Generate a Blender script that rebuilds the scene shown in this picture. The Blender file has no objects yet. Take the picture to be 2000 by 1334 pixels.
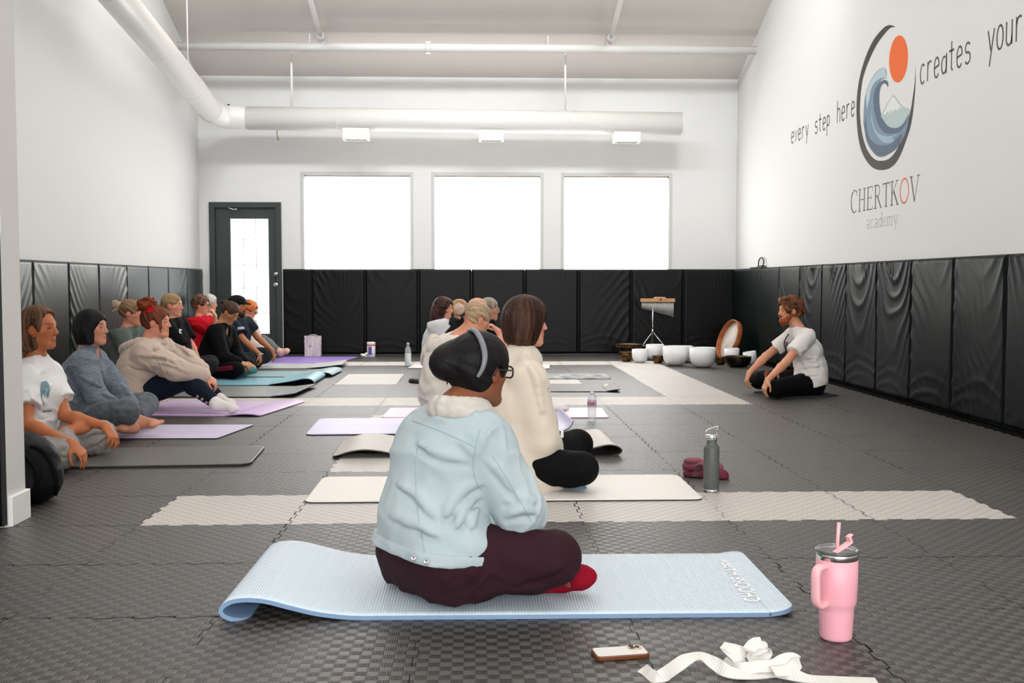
import bpy, bmesh, math, random
import numpy as np
from mathutils import Vector, Matrix, Euler

# ---------------------------------------------------------------- camera, world, lights, exposure
SC = bpy.context.scene
COL = SC.collection
W, H, F = 2000, 1334, 2081.0
CAMZ = 0.99
YAW, PITCH = math.atan(73/F), math.atan(113/F)
cam_d = bpy.data.cameras.new('camera'); cam = bpy.data.objects.new('camera', cam_d); COL.objects.link(cam)
cam_d.sensor_width = 36; cam_d.lens = 36*F/W; cam_d.clip_start = .05; cam_d.clip_end = 200
cam.location = (0, 0, CAMZ); cam.rotation_euler = (math.pi/2-PITCH, 0, -YAW)
SC.camera = cam
SC.view_settings.view_transform = 'Standard'; SC.view_settings.look = 'None'
SC.view_settings.exposure = 0.09; SC.view_settings.gamma = 1.0
SC.view_settings.use_curve_mapping = False
SC.cycles.max_bounces = 6; SC.cycles.diffuse_bounces = 3; SC.cycles.glossy_bounces = 2
SC.cycles.transmission_bounces = 6; SC.cycles.transparent_max_bounces = 8
SC.cycles.caustics_reflective = False; SC.cycles.caustics_refractive = False
SC.cycles.use_denoising = True
SC.cycles.use_adaptive_sampling = True; SC.cycles.adaptive_threshold = .02
SC.cycles.sample_clamp_indirect = 6.0

wd = bpy.data.worlds.new('overcast_sky'); SC.world = wd; wd.use_nodes = True
_bg = wd.node_tree.nodes['Background']; _bg.inputs[0].default_value = (.93, .97, 1, 1); _bg.inputs[1].default_value = 2.2

XL, XR, YB, YF = -3.78, 3.66, 14.86, -4.0      # room faces
PADH, PADT = 1.19, .055
BLIND_LIGHT = 7.0
LAMP_W = 12

def area(name, loc, sx, sy, power, rot=(0, 0, 0), color=(1, 1, 1)):
    d = bpy.data.lights.new(name, 'AREA'); d.shape = 'RECTANGLE'; d.size = sx; d.size_y = sy; d.energy = power; d.color = color
    o = bpy.data.objects.new(name, d); COL.objects.link(o); o.location = loc; o.rotation_euler = rot
    return o
# fill light added behind the camera; then ceiling high-bay lamps further forward
area('front_fill_light', (0.6, YF+.15, 1.9), 6.0, 2.6, 345, (math.radians(90), 0, 0), (.97, .985, 1))
LAMPS = [(x, y) for y in (3.2, 7.2, 11.2) for x in (-1.6, 1.6)]

# ---------------------------------------------------------------- pixel -> world
_R = cam.rotation_euler.to_matrix()
def ray(px, py):
    return _R @ Vector(((px-W/2)/F, -(py-H/2)/F, -1.0))
def at(px, py, Y):
    d = ray(px, py); t = Y/d.y
    return Vector((0, 0, CAMZ)) + d*t
def flo(px, py, z=0.0):
    d = ray(px, py); t = (z-CAMZ)/d.z
    return Vector((0, 0, CAMZ)) + d*t
def onx(px, py, X):
    d = ray(px, py); t = X/d.x
    return Vector((0, 0, CAMZ)) + d*t
def V(*a): return Vector(a)

# ---------------------------------------------------------------- materials
def lin(c):
    out = []
    for v in c[:3]:
        v = v/255.0
        out.append(v/12.92 if v <= .04045 else ((v+.055)/1.055)**2.4)
    return (*out, 1.0)
def nt(m): return m.node_tree.nodes, m.node_tree.links
_mc = {}
def mat(name, rgb, rough=.6, metal=0, spec=.5, bump=None, var=None, emit=0, trans=0, sheen=0, coat=0, sss=0, ior=None, crease=0, alpha=1):
    """bump=(scale, strength, (sx,sy,sz), kind) ; var=(rgb2, scale, (sx,sy,sz))"""
    if name in _mc: return _mc[name]
    m = bpy.data.materials.new(name); m.use_nodes = True; N, L = nt(m)
    b = N['Principled BSDF']; b.inputs['Base Color'].default_value = lin(rgb)
    b.inputs['Roughness'].default_value = rough; b.inputs['Metallic'].default_value = metal
    b.inputs['Specular IOR Level'].default_value = spec
    b.inputs['Sheen Weight'].default_value = sheen
    b.inputs['Coat Weight'].default_value = coat
    if ior: b.inputs['IOR'].default_value = ior
    if alpha < 1: b.inputs['Alpha'].default_value = alpha
    if trans: b.inputs['Transmission Weight'].default_value = trans
    if emit:
        b.inputs['Emission Color'].default_value = lin(rgb); b.inputs['Emission Strength'].default_value = emit
    if sss:
        b.inputs['Subsurface Weight'].default_value = sss; b.inputs['Subsurface Radius'].default_value = (.012, .005, .003)
    tc = None
    def coords(sc):
        nonlocal tc
        if tc is None: tc = N.new('ShaderNodeTexCoord')
        mp = N.new('ShaderNodeMapping'); mp.inputs['Scale'].default_value = sc
        L.new(tc.outputs['Object'], mp.inputs['Vector']); return mp.outputs[0]
    if var:
        tx = N.new('ShaderNodeTexNoise'); tx.inputs['Scale'].default_value = var[1]; tx.inputs['Detail'].default_value = 3
        L.new(coords(var[2] if len(var) > 2 else (1, 1, 1)), tx.inputs['Vector'])
        r = N.new('ShaderNodeValToRGB'); r.color_ramp.elements[0].position = .38; r.color_ramp.elements[1].position = .62
        r.color_ramp.elements[0].color = lin(rgb); r.color_ramp.elements[1].color = lin(var[0])
        L.new(tx.outputs['Fac'], r.inputs[0]); L.new(r.outputs[0], b.inputs['Base Color'])
    if bump:
        bump = tuple(bump)
        kind = bump[3] if len(bump) > 3 else 'noise'
        if kind == 'wave':
            tx = N.new('ShaderNodeTexWave'); tx.inputs['Scale'].default_value = bump[0]; tx.inputs['Distortion'].default_value = .4
        else:
            tx = N.new('ShaderNodeTexNoise'); tx.inputs['Scale'].default_value = bump[0]; tx.inputs['Detail'].default_value = 4
        L.new(coords(bump[2] if len(bump) > 2 else (1, 1, 1)), tx.inputs['Vector'])
        bp = N.new('ShaderNodeBump'); bp.inputs['Strength'].default_value = bump[1]; bp.inputs['Distance'].default_value = .004
        L.new(tx.outputs['Fac'], bp.inputs['Height']); L.new(bp.outputs[0], b.inputs['Normal'])
        if crease:
            rn = N.new('ShaderNodeTexNoise'); rn.noise_type = 'RIDGED_MULTIFRACTAL'; rn.inputs['Scale'].default_value = 6.5; rn.inputs['Detail'].default_value = 2.5; rn.inputs['Distortion'].default_value = .7
            L.new(coords((1, 1, 1.5)), rn.inputs['Vector']); b2 = N.new('ShaderNodeBump'); b2.inputs['Strength'].default_value = crease; b2.inputs['Distance'].default_value = .012
            L.new(rn.outputs['Fac'], b2.inputs['Height']); L.new(b2.outputs[0], bp.inputs['Normal'])
    _mc[name] = m
    return m

# ---------------------------------------------------------------- object helpers
def tag(o, label=None, cat=None, group=None, kind=None):
    if label: o['label'] = label
    if cat: o['category'] = cat
    if group: o['group'] = group
    if kind: o['kind'] = kind
    return o
def thing(name, label, cat, loc=(0, 0, 0), group=None):
    o = bpy.data.objects.new(name, None); COL.objects.link(o); o.location = loc; o.empty_display_size = .1
    return tag(o, label, cat, group)
def link(name, me, m=None, parent=None, smooth=False):
    """world-space mesh; the parent only carries a translation"""
    if m is not None:
        for x in (m if isinstance(m, (list, tuple)) else [m]): me.materials.append(x)
    if smooth: me.polygons.foreach_set('use_smooth', [True]*len(me.polygons))
    o = bpy.data.objects.new(name, me); COL.objects.link(o)
    if parent is not None:
        o.parent = parent
        p = parent; off = Vector((0, 0, 0))
        while p is not None: off += p.location; p = p.parent
        me.transform(Matrix.Translation(-off))
    return o
def struct(name, bm, m, **k):
    o = bmo(name, bm, m, **k); tag(o, kind='structure'); return o
def bmo(name, bm, m=None, parent=None, smooth=False, bevel=0, seg=2):
    me = bpy.data.meshes.new(name); bm.normal_update(); bm.to_mesh(me); bm.free()
    o = link(name, me, m, parent, smooth)
    if bevel:
        b = o.modifiers.new('bevel', 'BEVEL'); b.width = bevel; b.segments = seg; b.limit_method = 'ANGLE'; b.angle_limit = math.radians(35)
    return o
def box(bm, x0, x1, y0, y1, z0, z1, mi=0, M=None):
    vs = [bm.verts.new((x, y, z)) for x in (x0, x1) for y in (y0, y1) for z in (z0, z1)]
    if M is not None:
        for v in vs: v.co = M @ v.co
    for f in ((0, 1, 3, 2), (4, 6, 7, 5), (0, 4, 5, 1), (2, 3, 7, 6), (0, 2, 6, 4), (1, 5, 7, 3)):
        fc = bm.faces.new([vs[i] for i in f]); fc.material_index = mi
    return vs
def tube(bm, pts, r, n=10, cap=True, mi=0):
    """round tube along a polyline; r a number or a list"""
    pts = [Vector(p) for p in pts]; rs = r if isinstance(r, (list, tuple)) else [r]*len(pts)
    rings = []; up = None
    for i, p in enumerate(pts):
        d = (pts[min(i+1, len(pts)-1)]-pts[max(i-1, 0)]).normalized()
        if up is None:
            a = Vector((0, 0, 1)) if abs(d.z) < .9 else Vector((1, 0, 0)); up = d.cross(a).normalized()
        up = (up - d*up.dot(d)).normalized(); w = d.cross(up)
        rings.append([bm.verts.new(p+(up*math.cos(t)+w*math.sin(t))*rs[i]) for t in [2*math.pi*k/n for k in range(n)]])
    for a, b in zip(rings, rings[1:]):
        for k in range(n):
            f = bm.faces.new((a[k], a[(k+1) % n], b[(k+1) % n], b[k])); f.material_index = mi; f.smooth = True
    if cap:
        f = bm.faces.new(rings[0][::-1]); f.material_index = mi; f = bm.faces.new(rings[-1]); f.material_index = mi
    return rings
def lathe(bm, prof, c=(0, 0, 0), n=32, mi=0, M=None, close=False):
    """prof: [(r,z)...]"""
    rings = []
    for r, z in prof:
        if r < 1e-6:
            v = bm.verts.new((c[0], c[1], c[2]+z)); rings.append([v])
        else:
            rings.append([bm.verts.new((c[0]+r*math.cos(2*math.pi*k/n), c[1]+r*math.sin(2*math.pi*k/n), c[2]+z)) for k in range(n)])
    if M is not None:
        for rg in rings:
            for v in rg: v.co = M @ v.co
    for a, b in zip(rings, rings[1:]):
        for k in range(n):
            vs = []
            for v in (a[k % len(a)], a[(k+1) % len(a)], b[(k+1) % len(b)], b[k % len(b)]):
                if v not in vs: vs.append(v)
            if len(vs) > 2:
                f = bm.faces.new(vs); f.material_index = mi; f.smooth = True
    return rings
def prism(bm, pts, axis_off, mi=0):
    """closed polygon (3D points) extruded by a vector"""
    a = [bm.verts.new(p) for p in pts]; b = [bm.verts.new(Vector(p)+axis_off) for p in pts]; n = len(a)
    f = bm.faces.new(a); f.material_index = mi; f = bm.faces.new(b[::-1]); f.material_index = mi
    for i in range(n):
        f = bm.faces.new((a[i], b[i], b[(i+1) % n], a[(i+1) % n])); f.material_index = mi
    return a
def bez(pts, n=8):
    """Catmull-Rom through pts"""
    P = [Vector(p) for p in pts]; out = []
    for i in range(len(P)-1):
        p0, p1, p2, p3 = P[max(i-1, 0)], P[i], P[i+1], P[min(i+2, len(P)-1)]
        for k in range(n):
            t = k/n
            out.append(.5*((2*p1)+(p2-p0)*t+(2*p0-5*p1+4*p2-p3)*t*t+(3*p1-p0-3*p2+p3)*t**3))
    out.append(P[-1]); return out
# ================================================================ room shell
M_wall = mat('wall_paint_white', (232, 232, 230), .75, bump=(180, .08))
M_ceil = mat('ceiling_paint_white', (226, 219, 213), .8, bump=(60, .1))
M_white = mat('white_enamel', (238, 236, 232), .4)
M_trim = mat('trim_paint_grey', (205, 205, 203), .5)
M_doorg = mat('door_paint_charcoal', (52, 60, 58), .42)
M_chrome = mat('brushed_steel', (205, 205, 205), .22, metal=1)
M_black = mat('black_rubber', (24, 24, 25), .55)

# windows: three openings in the back wall
def bk(px, py, Y=YB):
    return at(px, py, Y)
WINS = [(594, 801), (849, 1055), (1102, 1306)]
WZ1 = at(950, 343, YB).z; WZ0 = at(950, 530, YB).z
wx = [(at(a, 430, YB).x, at(b, 430, YB).x) for a, b in WINS]
DX0, DX1 = at(411, 560, YB).x, at(551, 560, YB).x
DZ = at(480, 395, YB).z
ZE = at(420, 148, YB).z                                  # eave height at the back wall
SL = .385; YR = 8.6; ZR = ZE+(YB-YR)*SL                  # ceiling slope, then level

bm = bmesh.new()
TH = .22
xs = sorted([XL-.2, DX0, DX1]+[v for w in wx for v in w]+[XR+.2])
def wallcell(x0, x1, z0, z1): box(bm, x0, x1, YB, YB+TH, z0, z1)
for a, b in zip(xs, xs[1:]):
    mid = (a+b)/2
    if any(w[0] < mid < w[1] for w in wx):
        wallcell(a, b, 0, WZ0); wallcell(a, b, WZ1, ZE+.35)
    elif DX0 < mid < DX1:
        wallcell(a, b, DZ, ZE+.35)
    else:
        wallcell(a, b, 0, ZE+.35)
struct('wall_back', bm, M_wall)

def sidewall(name, x0, x1):
    bm = bmesh.new(); o = V(x1-x0, 0, 0)
    prism(bm, [V(x0, YB+TH, 0), V(x0, YB+TH, ZE+.3), V(x0, YR, ZR+.3), V(x0, YF-.2, ZR+.3), V(x0, YF-.2, 0)], o)
    bmesh.ops.recalc_face_normals(bm, faces=bm.faces)
    return struct(name, bm, M_wall)
sidewall('wall_left', XL-.2, XL); sidewall('wall_right', XR, XR+.2)
bm = bmesh.new()
box(bm, XL-.2, XR+.2, YF-.2, YF, 0, .5); box(bm, XL-.2, XR+.2, YF-.2, YF, 3.2, ZR+.3)
box(bm, XL-.2, -2.5, YF-.2, YF, .5, 3.2); box(bm, 3.62, XR+.2, YF-.2, YF, .5, 3.2)
struct('wall_front', bm, M_wall)
bm = bmesh.new()
pr = [(YB+TH, ZE-TH*SL), (YR, ZR), (YF-.2, ZR)]
vs = [V(XL-.2, y, z) for y, z in pr]+[V(XL-.2, y, z+.2) for y, z in pr[::-1]]
prism(bm, vs, V(XR-XL+.4, 0, 0)); bmesh.ops.recalc_face_normals(bm, faces=bm.faces)
struct('ceiling', bm, M_ceil)

# ---- floor: interlocking foam tiles with a basket weave
def floor_mat(name, rgb, rough, bs, rgb2, dark):
    m = bpy.data.materials.new(name); m.use_nodes = True; N, L = nt(m); b = N['Principled BSDF']
    b.inputs['Roughness'].default_value = rough
    b.inputs['Specular IOR Level'].default_value = .5
    tc = N.new('ShaderNodeTexCoord'); sep = N.new('ShaderNodeSeparateXYZ'); L.new(tc.outputs['Object'], sep.inputs[0])
    def mth(op, a, bb=None, c=None):
        n = N.new('ShaderNodeMath'); n.operation = op
        for i, v in enumerate((a, bb, c)):
            if v is None: continue
            if isinstance(v, (int, float)): n.inputs[i].default_value = v
            else: L.new(v, n.inputs[i])
        return n.outputs[0]
    X, Y = sep.outputs[0], sep.outputs[1]
    cs = .0305
    fx = mth('FLOOR', mth('DIVIDE', X, cs)); fy = mth('FLOOR', mth('DIVIDE', Y, cs))
    ck = mth('GREATER_THAN', mth('FRACT', mth('MULTIPLY', mth('ADD', fx, fy), .5)), .25)      # checker 0/1
    def ridge(v, k): return mth('MULTIPLY_ADD', mth('SINE', mth('MULTIPLY', v, 2*math.pi*k/cs)), .5, .5)
    rx = ridge(X, 5); ry = mth('MULTIPLY', ridge(Y, 4), .6)
    # edges of the little blocks
    ux = mth('FRACT', mth('DIVIDE', X, cs)); uy = mth('FRACT', mth('DIVIDE', Y, cs))
    ex = mth('PINGPONG', ux, .5); ey = mth('PINGPONG', uy, .5)
    edge = mth('MINIMUM', mth('MULTIPLY', ex, 9), mth('MULTIPLY', ey, 9)); edge = mth('MINIMUM', edge, 1.0)
    h = mth('ADD', mth('MULTIPLY', ck, mth('MULTIPLY', rx, .8)), mth('MULTIPLY', mth('SUBTRACT', 1, ck), .9))
    h = mth('MULTIPLY', h, edge)
    bp = N.new('ShaderNodeBump'); bp.inputs['Strength'].default_value = bs; bp.inputs['Distance'].default_value = .0016
    L.new(h, bp.inputs['Height']); L.new(bp.outputs[0], b.inputs['Normal'])
    ns = N.new('ShaderNodeTexNoise'); ns.inputs['Scale'].default_value = 1.1; ns.inputs['Detail'].default_value = 5
    L.new(tc.outputs['Object'], ns.inputs['Vector'])
    mx = N.new('ShaderNodeMix'); mx.data_type = 'RGBA'; mx.inputs['A'].default_value = lin(rgb); mx.inputs['B'].default_value = lin(rgb2)
    L.new(ns.outputs['Fac'], mx.inputs['Factor'])
    # ridged cells darkened: the weave's uneven reflection is painted into the colour
    m2 = N.new('ShaderNodeMix'); m2.data_type = 'RGBA'; m2.blend_type = 'MULTIPLY'; m2.inputs['B'].default_value = (dark, dark, dark, 1)
    L.new(mth('MULTIPLY', ck, 1.0), m2.inputs['Factor']); L.new(mx.outputs['Result'], m2.inputs['A'])
    L.new(m2.outputs['Result'], b.inputs['Base Color'])
    return m
M_fd = floor_mat('foam_tile_charcoal', (92, 87, 82), .42, .7, (74, 70, 66), .34)
M_fl = floor_mat('foam_tile_light_grey', (206, 198, 190), .5, .35, (194, 188, 180), .84)
M_fs = mat('tile_seam_dark', (5, 5, 5), .9, spec=.05)
M_fs2 = mat('tile_seam_soft', (30, 28, 27), .9, spec=.1)
M_fsl = mat('tile_seam_light', (170, 164, 158), .7)
T = .611
FX0 = flo(270, 1026).x + .0                     # left end of the near light stripe
FY0 = (flo(700, 1023).y)                        # near edge of the near light stripe
R0 = .611
def tile_row_y(j): return FY0+j*T
def is_light(i, j):
    # i: column from the stripe's left end, j: row from the near stripe
    if j == 0 and 0 <= i <= 5: return True
    if j == 7 and -6 <= i <= 5: return True
    if j == 14 and -6 <= i <= 5: return True
    if i == 5 and 7 <= j <= 14: return True
    if j == 2 and 1 <= i <= 2: return True
    if j == 5 and 1 <= i <= 2: return True
    if j in (10, 11) and i == 0: return True
    if j == 10 and i in (2, 3): return True
    return False
bm = bmesh.new()
rng = random.Random(4)
NT = 10
A = .0065
def edge_pts(p, q, amp):
    """zigzag from p to q, both ends exact"""
    d = (q-p); n = V(-d.y, d.x, 0).normalized(); out = [p.copy()]
    for k in range(NT):
        a, b = (k+.04)/NT, (k+.96)/NT
        s = amp if k % 2 else -amp
        out += [p+d*a+n*s, p+d*b+n*s]
    return out
i0, i1 = -5, 7; j0, j1 = -13, 17
def gx(i): return FX0+i*T
for i in range(i0, i1+1):
    for j in range(j0, j1+1):
        x0, x1, y0, y1 = gx(i), gx(i+1), tile_row_y(j), tile_row_y(j+1)
        if j == j1: y1 = min(y1, YB+.1)
        a, b, c, d = V(x0, y0, 0), V(x1, y0, 0), V(x1, y1, 0), V(x0, y1, 0)
        # shared edges are always generated in the same direction so they interlock
        bot = edge_pts(a, b, A); top = edge_pts(d, c, A); lef = edge_pts(a, d, A); rig = edge_pts(b, c, A)
        loop = bot+[b]+rig[1:]+[c]+top[1:][::-1]+[d]+lef[1:][::-1]
        vs = [bm.verts.new(p) for p in loop]
        f = bm.faces.new(vs)
        li = is_light(i, j); f.material_index = 1 if li else 0
        # dark gaps along the shared edges, tighter in some places than in others
        for line, key in ((bot, 0), (lef, 1)):
            strong = rng.random() < .45; full = line+([b] if key == 0 else [d])
            for p, q in zip(full, full[1:]):
                t_ = rng.random()
                if (q-p).length < .002 or t_ < (.12 if strong else .35): continue
                g = (.0019 if strong else .0011)*(.7+.6*rng.random()); dd = (q-p).normalized(); nn = V(-dd.y, dd.x, 0)*g; e_ = dd*.0008; up = V(0, 0, .0005)
                ff = bm.faces.new([bm.verts.new(x+up) for x in (p-e_-nn, q+e_-nn, q+e_+nn, p-e_+nn)])
                ff.material_index = 2 if strong else 3
o = struct('floor', bm, [M_fd, M_fl, M_fs, M_fs2, M_fsl])
bm = bmesh.new(); box(bm, XL-.2, XR+.2, YF-.2, YB+.22, -.2, -.004)
struct('floor_slab', bm, M_fs); 

# ---- door
d = thing('door_1', None, None, (DX0, YB, 0)); tag(d, kind='structure')
bm = bmesh.new(); fw = .075
box(bm, DX0, DX0+fw, YB-.03, YB+.1, 0, DZ); box(bm, DX1-fw, DX1, YB-.03, YB+.1, 0, DZ); box(bm, DX0+fw, DX1-fw, YB-.03, YB+.1, DZ-fw, DZ)
bmo('door_frame', bm, M_doorg, d, bevel=.004)
gx0, gx1 = at(450, 500, YB).x, at(524, 500, YB).x; gz1, gz0 = at(480, 427, YB).z, at(480, 652, YB).z
bm = bmesh.new(); y0, y1 = YB+.02, YB+.065
box(bm, DX0+fw, gx0, y0, y1, .01, DZ-fw); box(bm, gx1, DX1-fw, y0, y1, .01, DZ-fw)
box(bm, gx0, gx1, y0, y1, gz1, DZ-fw); box(bm, gx0, gx1, y0, y1, .01, gz0)
bmo('door_leaf', bm, M_doorg, d, bevel=.003)
bm = bmesh.new(); box(bm, gx0, gx1, YB+.04, YB+.046, gz0, gz1)
mg = mat('door_glass_frosted', (244, 250, 247), .35, trans=.85, emit=.55)
bmo('glass_pane', bm, mg, d)
bm = bmesh.new()
for k in (1, 2): x = gx0+(gx1-gx0)*k/3; box(bm, x-.004, x+.004, YB+.03, YB+.04, gz0, gz1)
for k in (.18, .4, .6, .82): z = gz1+(gz0-gz1)*k; box(bm, gx0, gx1, YB+.03, YB+.04, z-.004, z+.004)
bmo('glazing_bars', bm, mat('glazing_bar_white', (226, 232, 230), .5), d)
for nm, py, r in (('deadbolt', 535, .03), ('door_knob', 556, .033)):
    p = at(540, py, YB-.02); bm = bmesh.new()
    M = Matrix.Translation(p) @ Matrix.Rotation(math.pi/2, 4, 'X')
    lathe(bm, [(0, .035), (r*.55, .034), (r*.95, .024), (r, .01), (r*.6, .0), (r*1.05, -.012), (r*1.1, -.04)], n=24, M=M)
    bmo(nm, bm, M_chrome, d, True)
bm = bmesh.new(); a, b, c = at(440, 404, YB-.01), at(455, 409, YB-.06), at(466, 408, YB-.02)
tube(bm, [a, b], .007); tube(bm, [b, c], .010)
bmo('door_closer', bm, M_chrome, d)

# ---- windows and roller blinds
M_blind = bpy.data.materials.new('backlit_blind_fabric'); M_blind.use_nodes = True
N, L = nt(M_blind); b = N['Principled BSDF']; b.inputs['Base Color'].default_value = lin((240, 238, 232)); b.inputs['Roughness'].default_value = .8
tcn = N.new('ShaderNodeTexCoord'); nz = N.new('ShaderNodeTexNoise'); nz.inputs['Scale'].default_value = 1.3; L.new(tcn.outputs['Object'], nz.inputs['Vector'])
mr = N.new('ShaderNodeMapRange'); mr.inputs['From Min'].default_value = .3; mr.inputs['From Max'].default_value = .7
mr.inputs['To Min'].default_value = BLIND_LIGHT*.92; mr.inputs['To Max'].default_value = BLIND_LIGHT*1.08
L.new(nz.outputs['Fac'], mr.inputs[0]); L.new(mr.outputs[0], b.inputs['Emission Strength']); b.inputs['Emission Color'].default_value = (1, .985, .965, 1)
wlab = ['window nearest the door', 'middle window', 'window nearest the mural']
for k, (x0, x1) in enumerate(wx):
    w = thing('window_%d' % (k+1), None, None, ((x0+x1)/2, YB, WZ0)); tag(w, kind='structure')
    bm = bmesh.new(); t = .045
    for a in ((x0-t, x0+.0, WZ0-.02, WZ1+t), (x1, x1+t, WZ0-.02, WZ1+t), (x0, x1, WZ1, WZ1+t)):
        box(bm, a[0], a[1], YB-.008, YB+.03, a[2], a[3])
    bmo('window_trim', bm, M_trim, w, bevel=.003)
    bm = bmesh.new()
    for a in ((x0, x0+.03, WZ0, WZ1), (x1-.03, x1, WZ0, WZ1), (x0+.03, x1-.03, WZ1-.03, WZ1), (x0+.03, x1-.03, WZ0, WZ0+.03)):
        box(bm, a[0], a[1], YB+.12, YB+.17, a[2], a[3])
    bmo('sash', bm, M_white, w)
    bm = bmesh.new(); box(bm, x0+.03, x1-.03, YB+.142, YB+.148, WZ0+.03, WZ1-.03)
    bmo('glass_pane', bm, mat('window_glass', (250, 252, 252), .02, trans=1), w)
    bl = thing('roller_blind', 'white backlit roller blind drawn down over the '+wlab[k], 'blind', ((x0+x1)/2, YB+.03, WZ1), 'roller blinds in the back wall windows')
    bm = bmesh.new(); box(bm, x0+.010, x1-.010, YB+.03, YB+.033, WZ0+.01, WZ1-.02); bmo('blind_fabric', bm, M_blind, bl)
    bm = bmesh.new(); tube(bm, [V(x0+.004, YB+.05, WZ1-.022), V(x1-.004, YB+.05, WZ1-.022)], .019, 14)
    bmo('roller_tube', bm, mat('blind_roller_beige', (222, 205, 188), .5), bl)
    bm = bmesh.new(); box(bm, x0+.010, x1-.010, YB+.024, YB+.038, WZ0+.002, WZ0+.014); bmo('bottom_bar', bm, M_white, bl)

# ---- partition end wall at the left edge of the picture
PX = flo(51, 1012).x; PY0, PY1 = flo(12, 1030).y, flo(51, 1012).y
bm = bmesh.new(); box(bm, XL-.1, PX, PY0, PY1, 0, ZR+.1); struct('wall_partition', bm, mat('partition_paint', (214, 211, 206), .7, bump=(150, .08)))
bm = bmesh.new(); box(bm, PX-.02, PX+.016, PY0+.004, PY1+.014, 0, .125); struct('baseboard_partition', bm, M_white, bevel=.004)
# ================================================================ numpy noise
def _hash(ix, iy, iz, seed):
    h = (ix.astype(np.int64)*374761393+iy.astype(np.int64)*668265263+iz.astype(np.int64)*2147483647+seed*974634777) & 0xffffffff
    h = ((h ^ (h >> 13))*1274126177) & 0xffffffff
    return ((h ^ (h >> 16)) & 0xffff).astype(np.float32)/32767.5-1.0
def vnoise(P, seed=0):
    P = np.asarray(P, np.float32); I = np.floor(P).astype(np.int64); f = P-I; f = f*f*(3-2*f)
    r = 0
    for dx in (0, 1):
        wx_ = f[:, 0] if dx else 1-f[:, 0]
        for dy in (0, 1):
            wy_ = f[:, 1] if dy else 1-f[:, 1]
            for dz in (0, 1):
                wz_ = f[:, 2] if dz else 1-f[:, 2]
                r = r+_hash(I[:, 0]+dx, I[:, 1]+dy, I[:, 2]+dz, seed)*wx_*wy_*wz_
    return r

# ================================================================ padded wall panels
M_pad = mat('black_vinyl', (7, 9, 9), .38, spec=.2, bump=(420, .06))
M_padg = mat('dark_green_vinyl', (13, 20, 18), .46, spec=.10, bump=(420, .06))
M_padl = mat('grey_green_vinyl', (20, 28, 25), .33, spec=.40, bump=(420, .06))
M_pads = mat('pad_seam', (10, 10, 10), .7)
def pad_wrinkle(u, v, w, h, seed, amt, styles=('swag', 'diagl', 'diagr', 'swag', 'both')):
    """u across 0..1, v up 0..1 -> relief in metres: hanging swags, diagonal pulls and hem ripples"""
    r = random.Random(seed); X = u*w; Z = v*h; out = np.zeros_like(u)
    P = np.stack([X*3+seed*7.1, Z*3, np.full_like(X, seed*3.3)], 1)
    warp = vnoise(P, seed)*.05
    style = r.choice(styles)
    def ridges(q, env, n, a):
        s = .5+.5*np.sin(q*n*.8+2.4*vnoise(P*.9+n, seed+12)); return a*env*(s**3)
    if style in ('swag', 'both'):
        k = r.uniform(1.2, 2.4); q = Z-k*(X-w*r.uniform(.4, .6))**2*2.2+warp*1.4
        env = np.clip(vnoise(P*.55+11, seed+1)*1.3+.35, 0, 1)*np.clip(v*1.15, 0, 1)
        out += ridges(q, env, r.uniform(28, 42), .010)
    if style in ('diagl', 'both'):
        q = Z+X*r.uniform(1.0, 1.7)+warp*1.6; env = np.clip(1.1-1.5*u+.3*vnoise(P, seed+2), 0, 1)*np.clip(vnoise(P*.5+5, seed+4)+.55, 0, 1)
        out += ridges(q, env, r.uniform(38, 55), .009)
    if style == 'diagr':
        q = Z-X*r.uniform(1.0, 1.7)+warp*1.6; env = np.clip(1.5*u-.3+.3*vnoise(P, seed+2), 0, 1)*np.clip(vnoise(P*.5+9, seed+4)+.55, 0, 1)
        out += ridges(q, env, r.uniform(38, 55), .009)
    # bottom hem slump
    q = Z+.9*(X-w*.5)**2+warp; env = np.exp(-((v-.12)/.14)**2)*np.clip(.6+vnoise(P*.8+2, seed+6), 0, 1)
    out += ridges(q, env, 70, .006)
    if r.random() < .4:   # tight vertical puckers from the top edge
        c = r.uniform(.3, .7); env = np.exp(-((u-c)/.18)**2)*np.clip((v-.72)*5, 0, 1)
        out += ridges(X+warp*.4+.05*Z, env, 150, .007)
    out += .004*vnoise(P*.7+3, seed+8)
    e = np.clip(np.minimum(np.minimum(u, 1-u)*w, np.minimum(v, 1-v)*h)/.02, 0, 1)
    return out*amt*e
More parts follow.
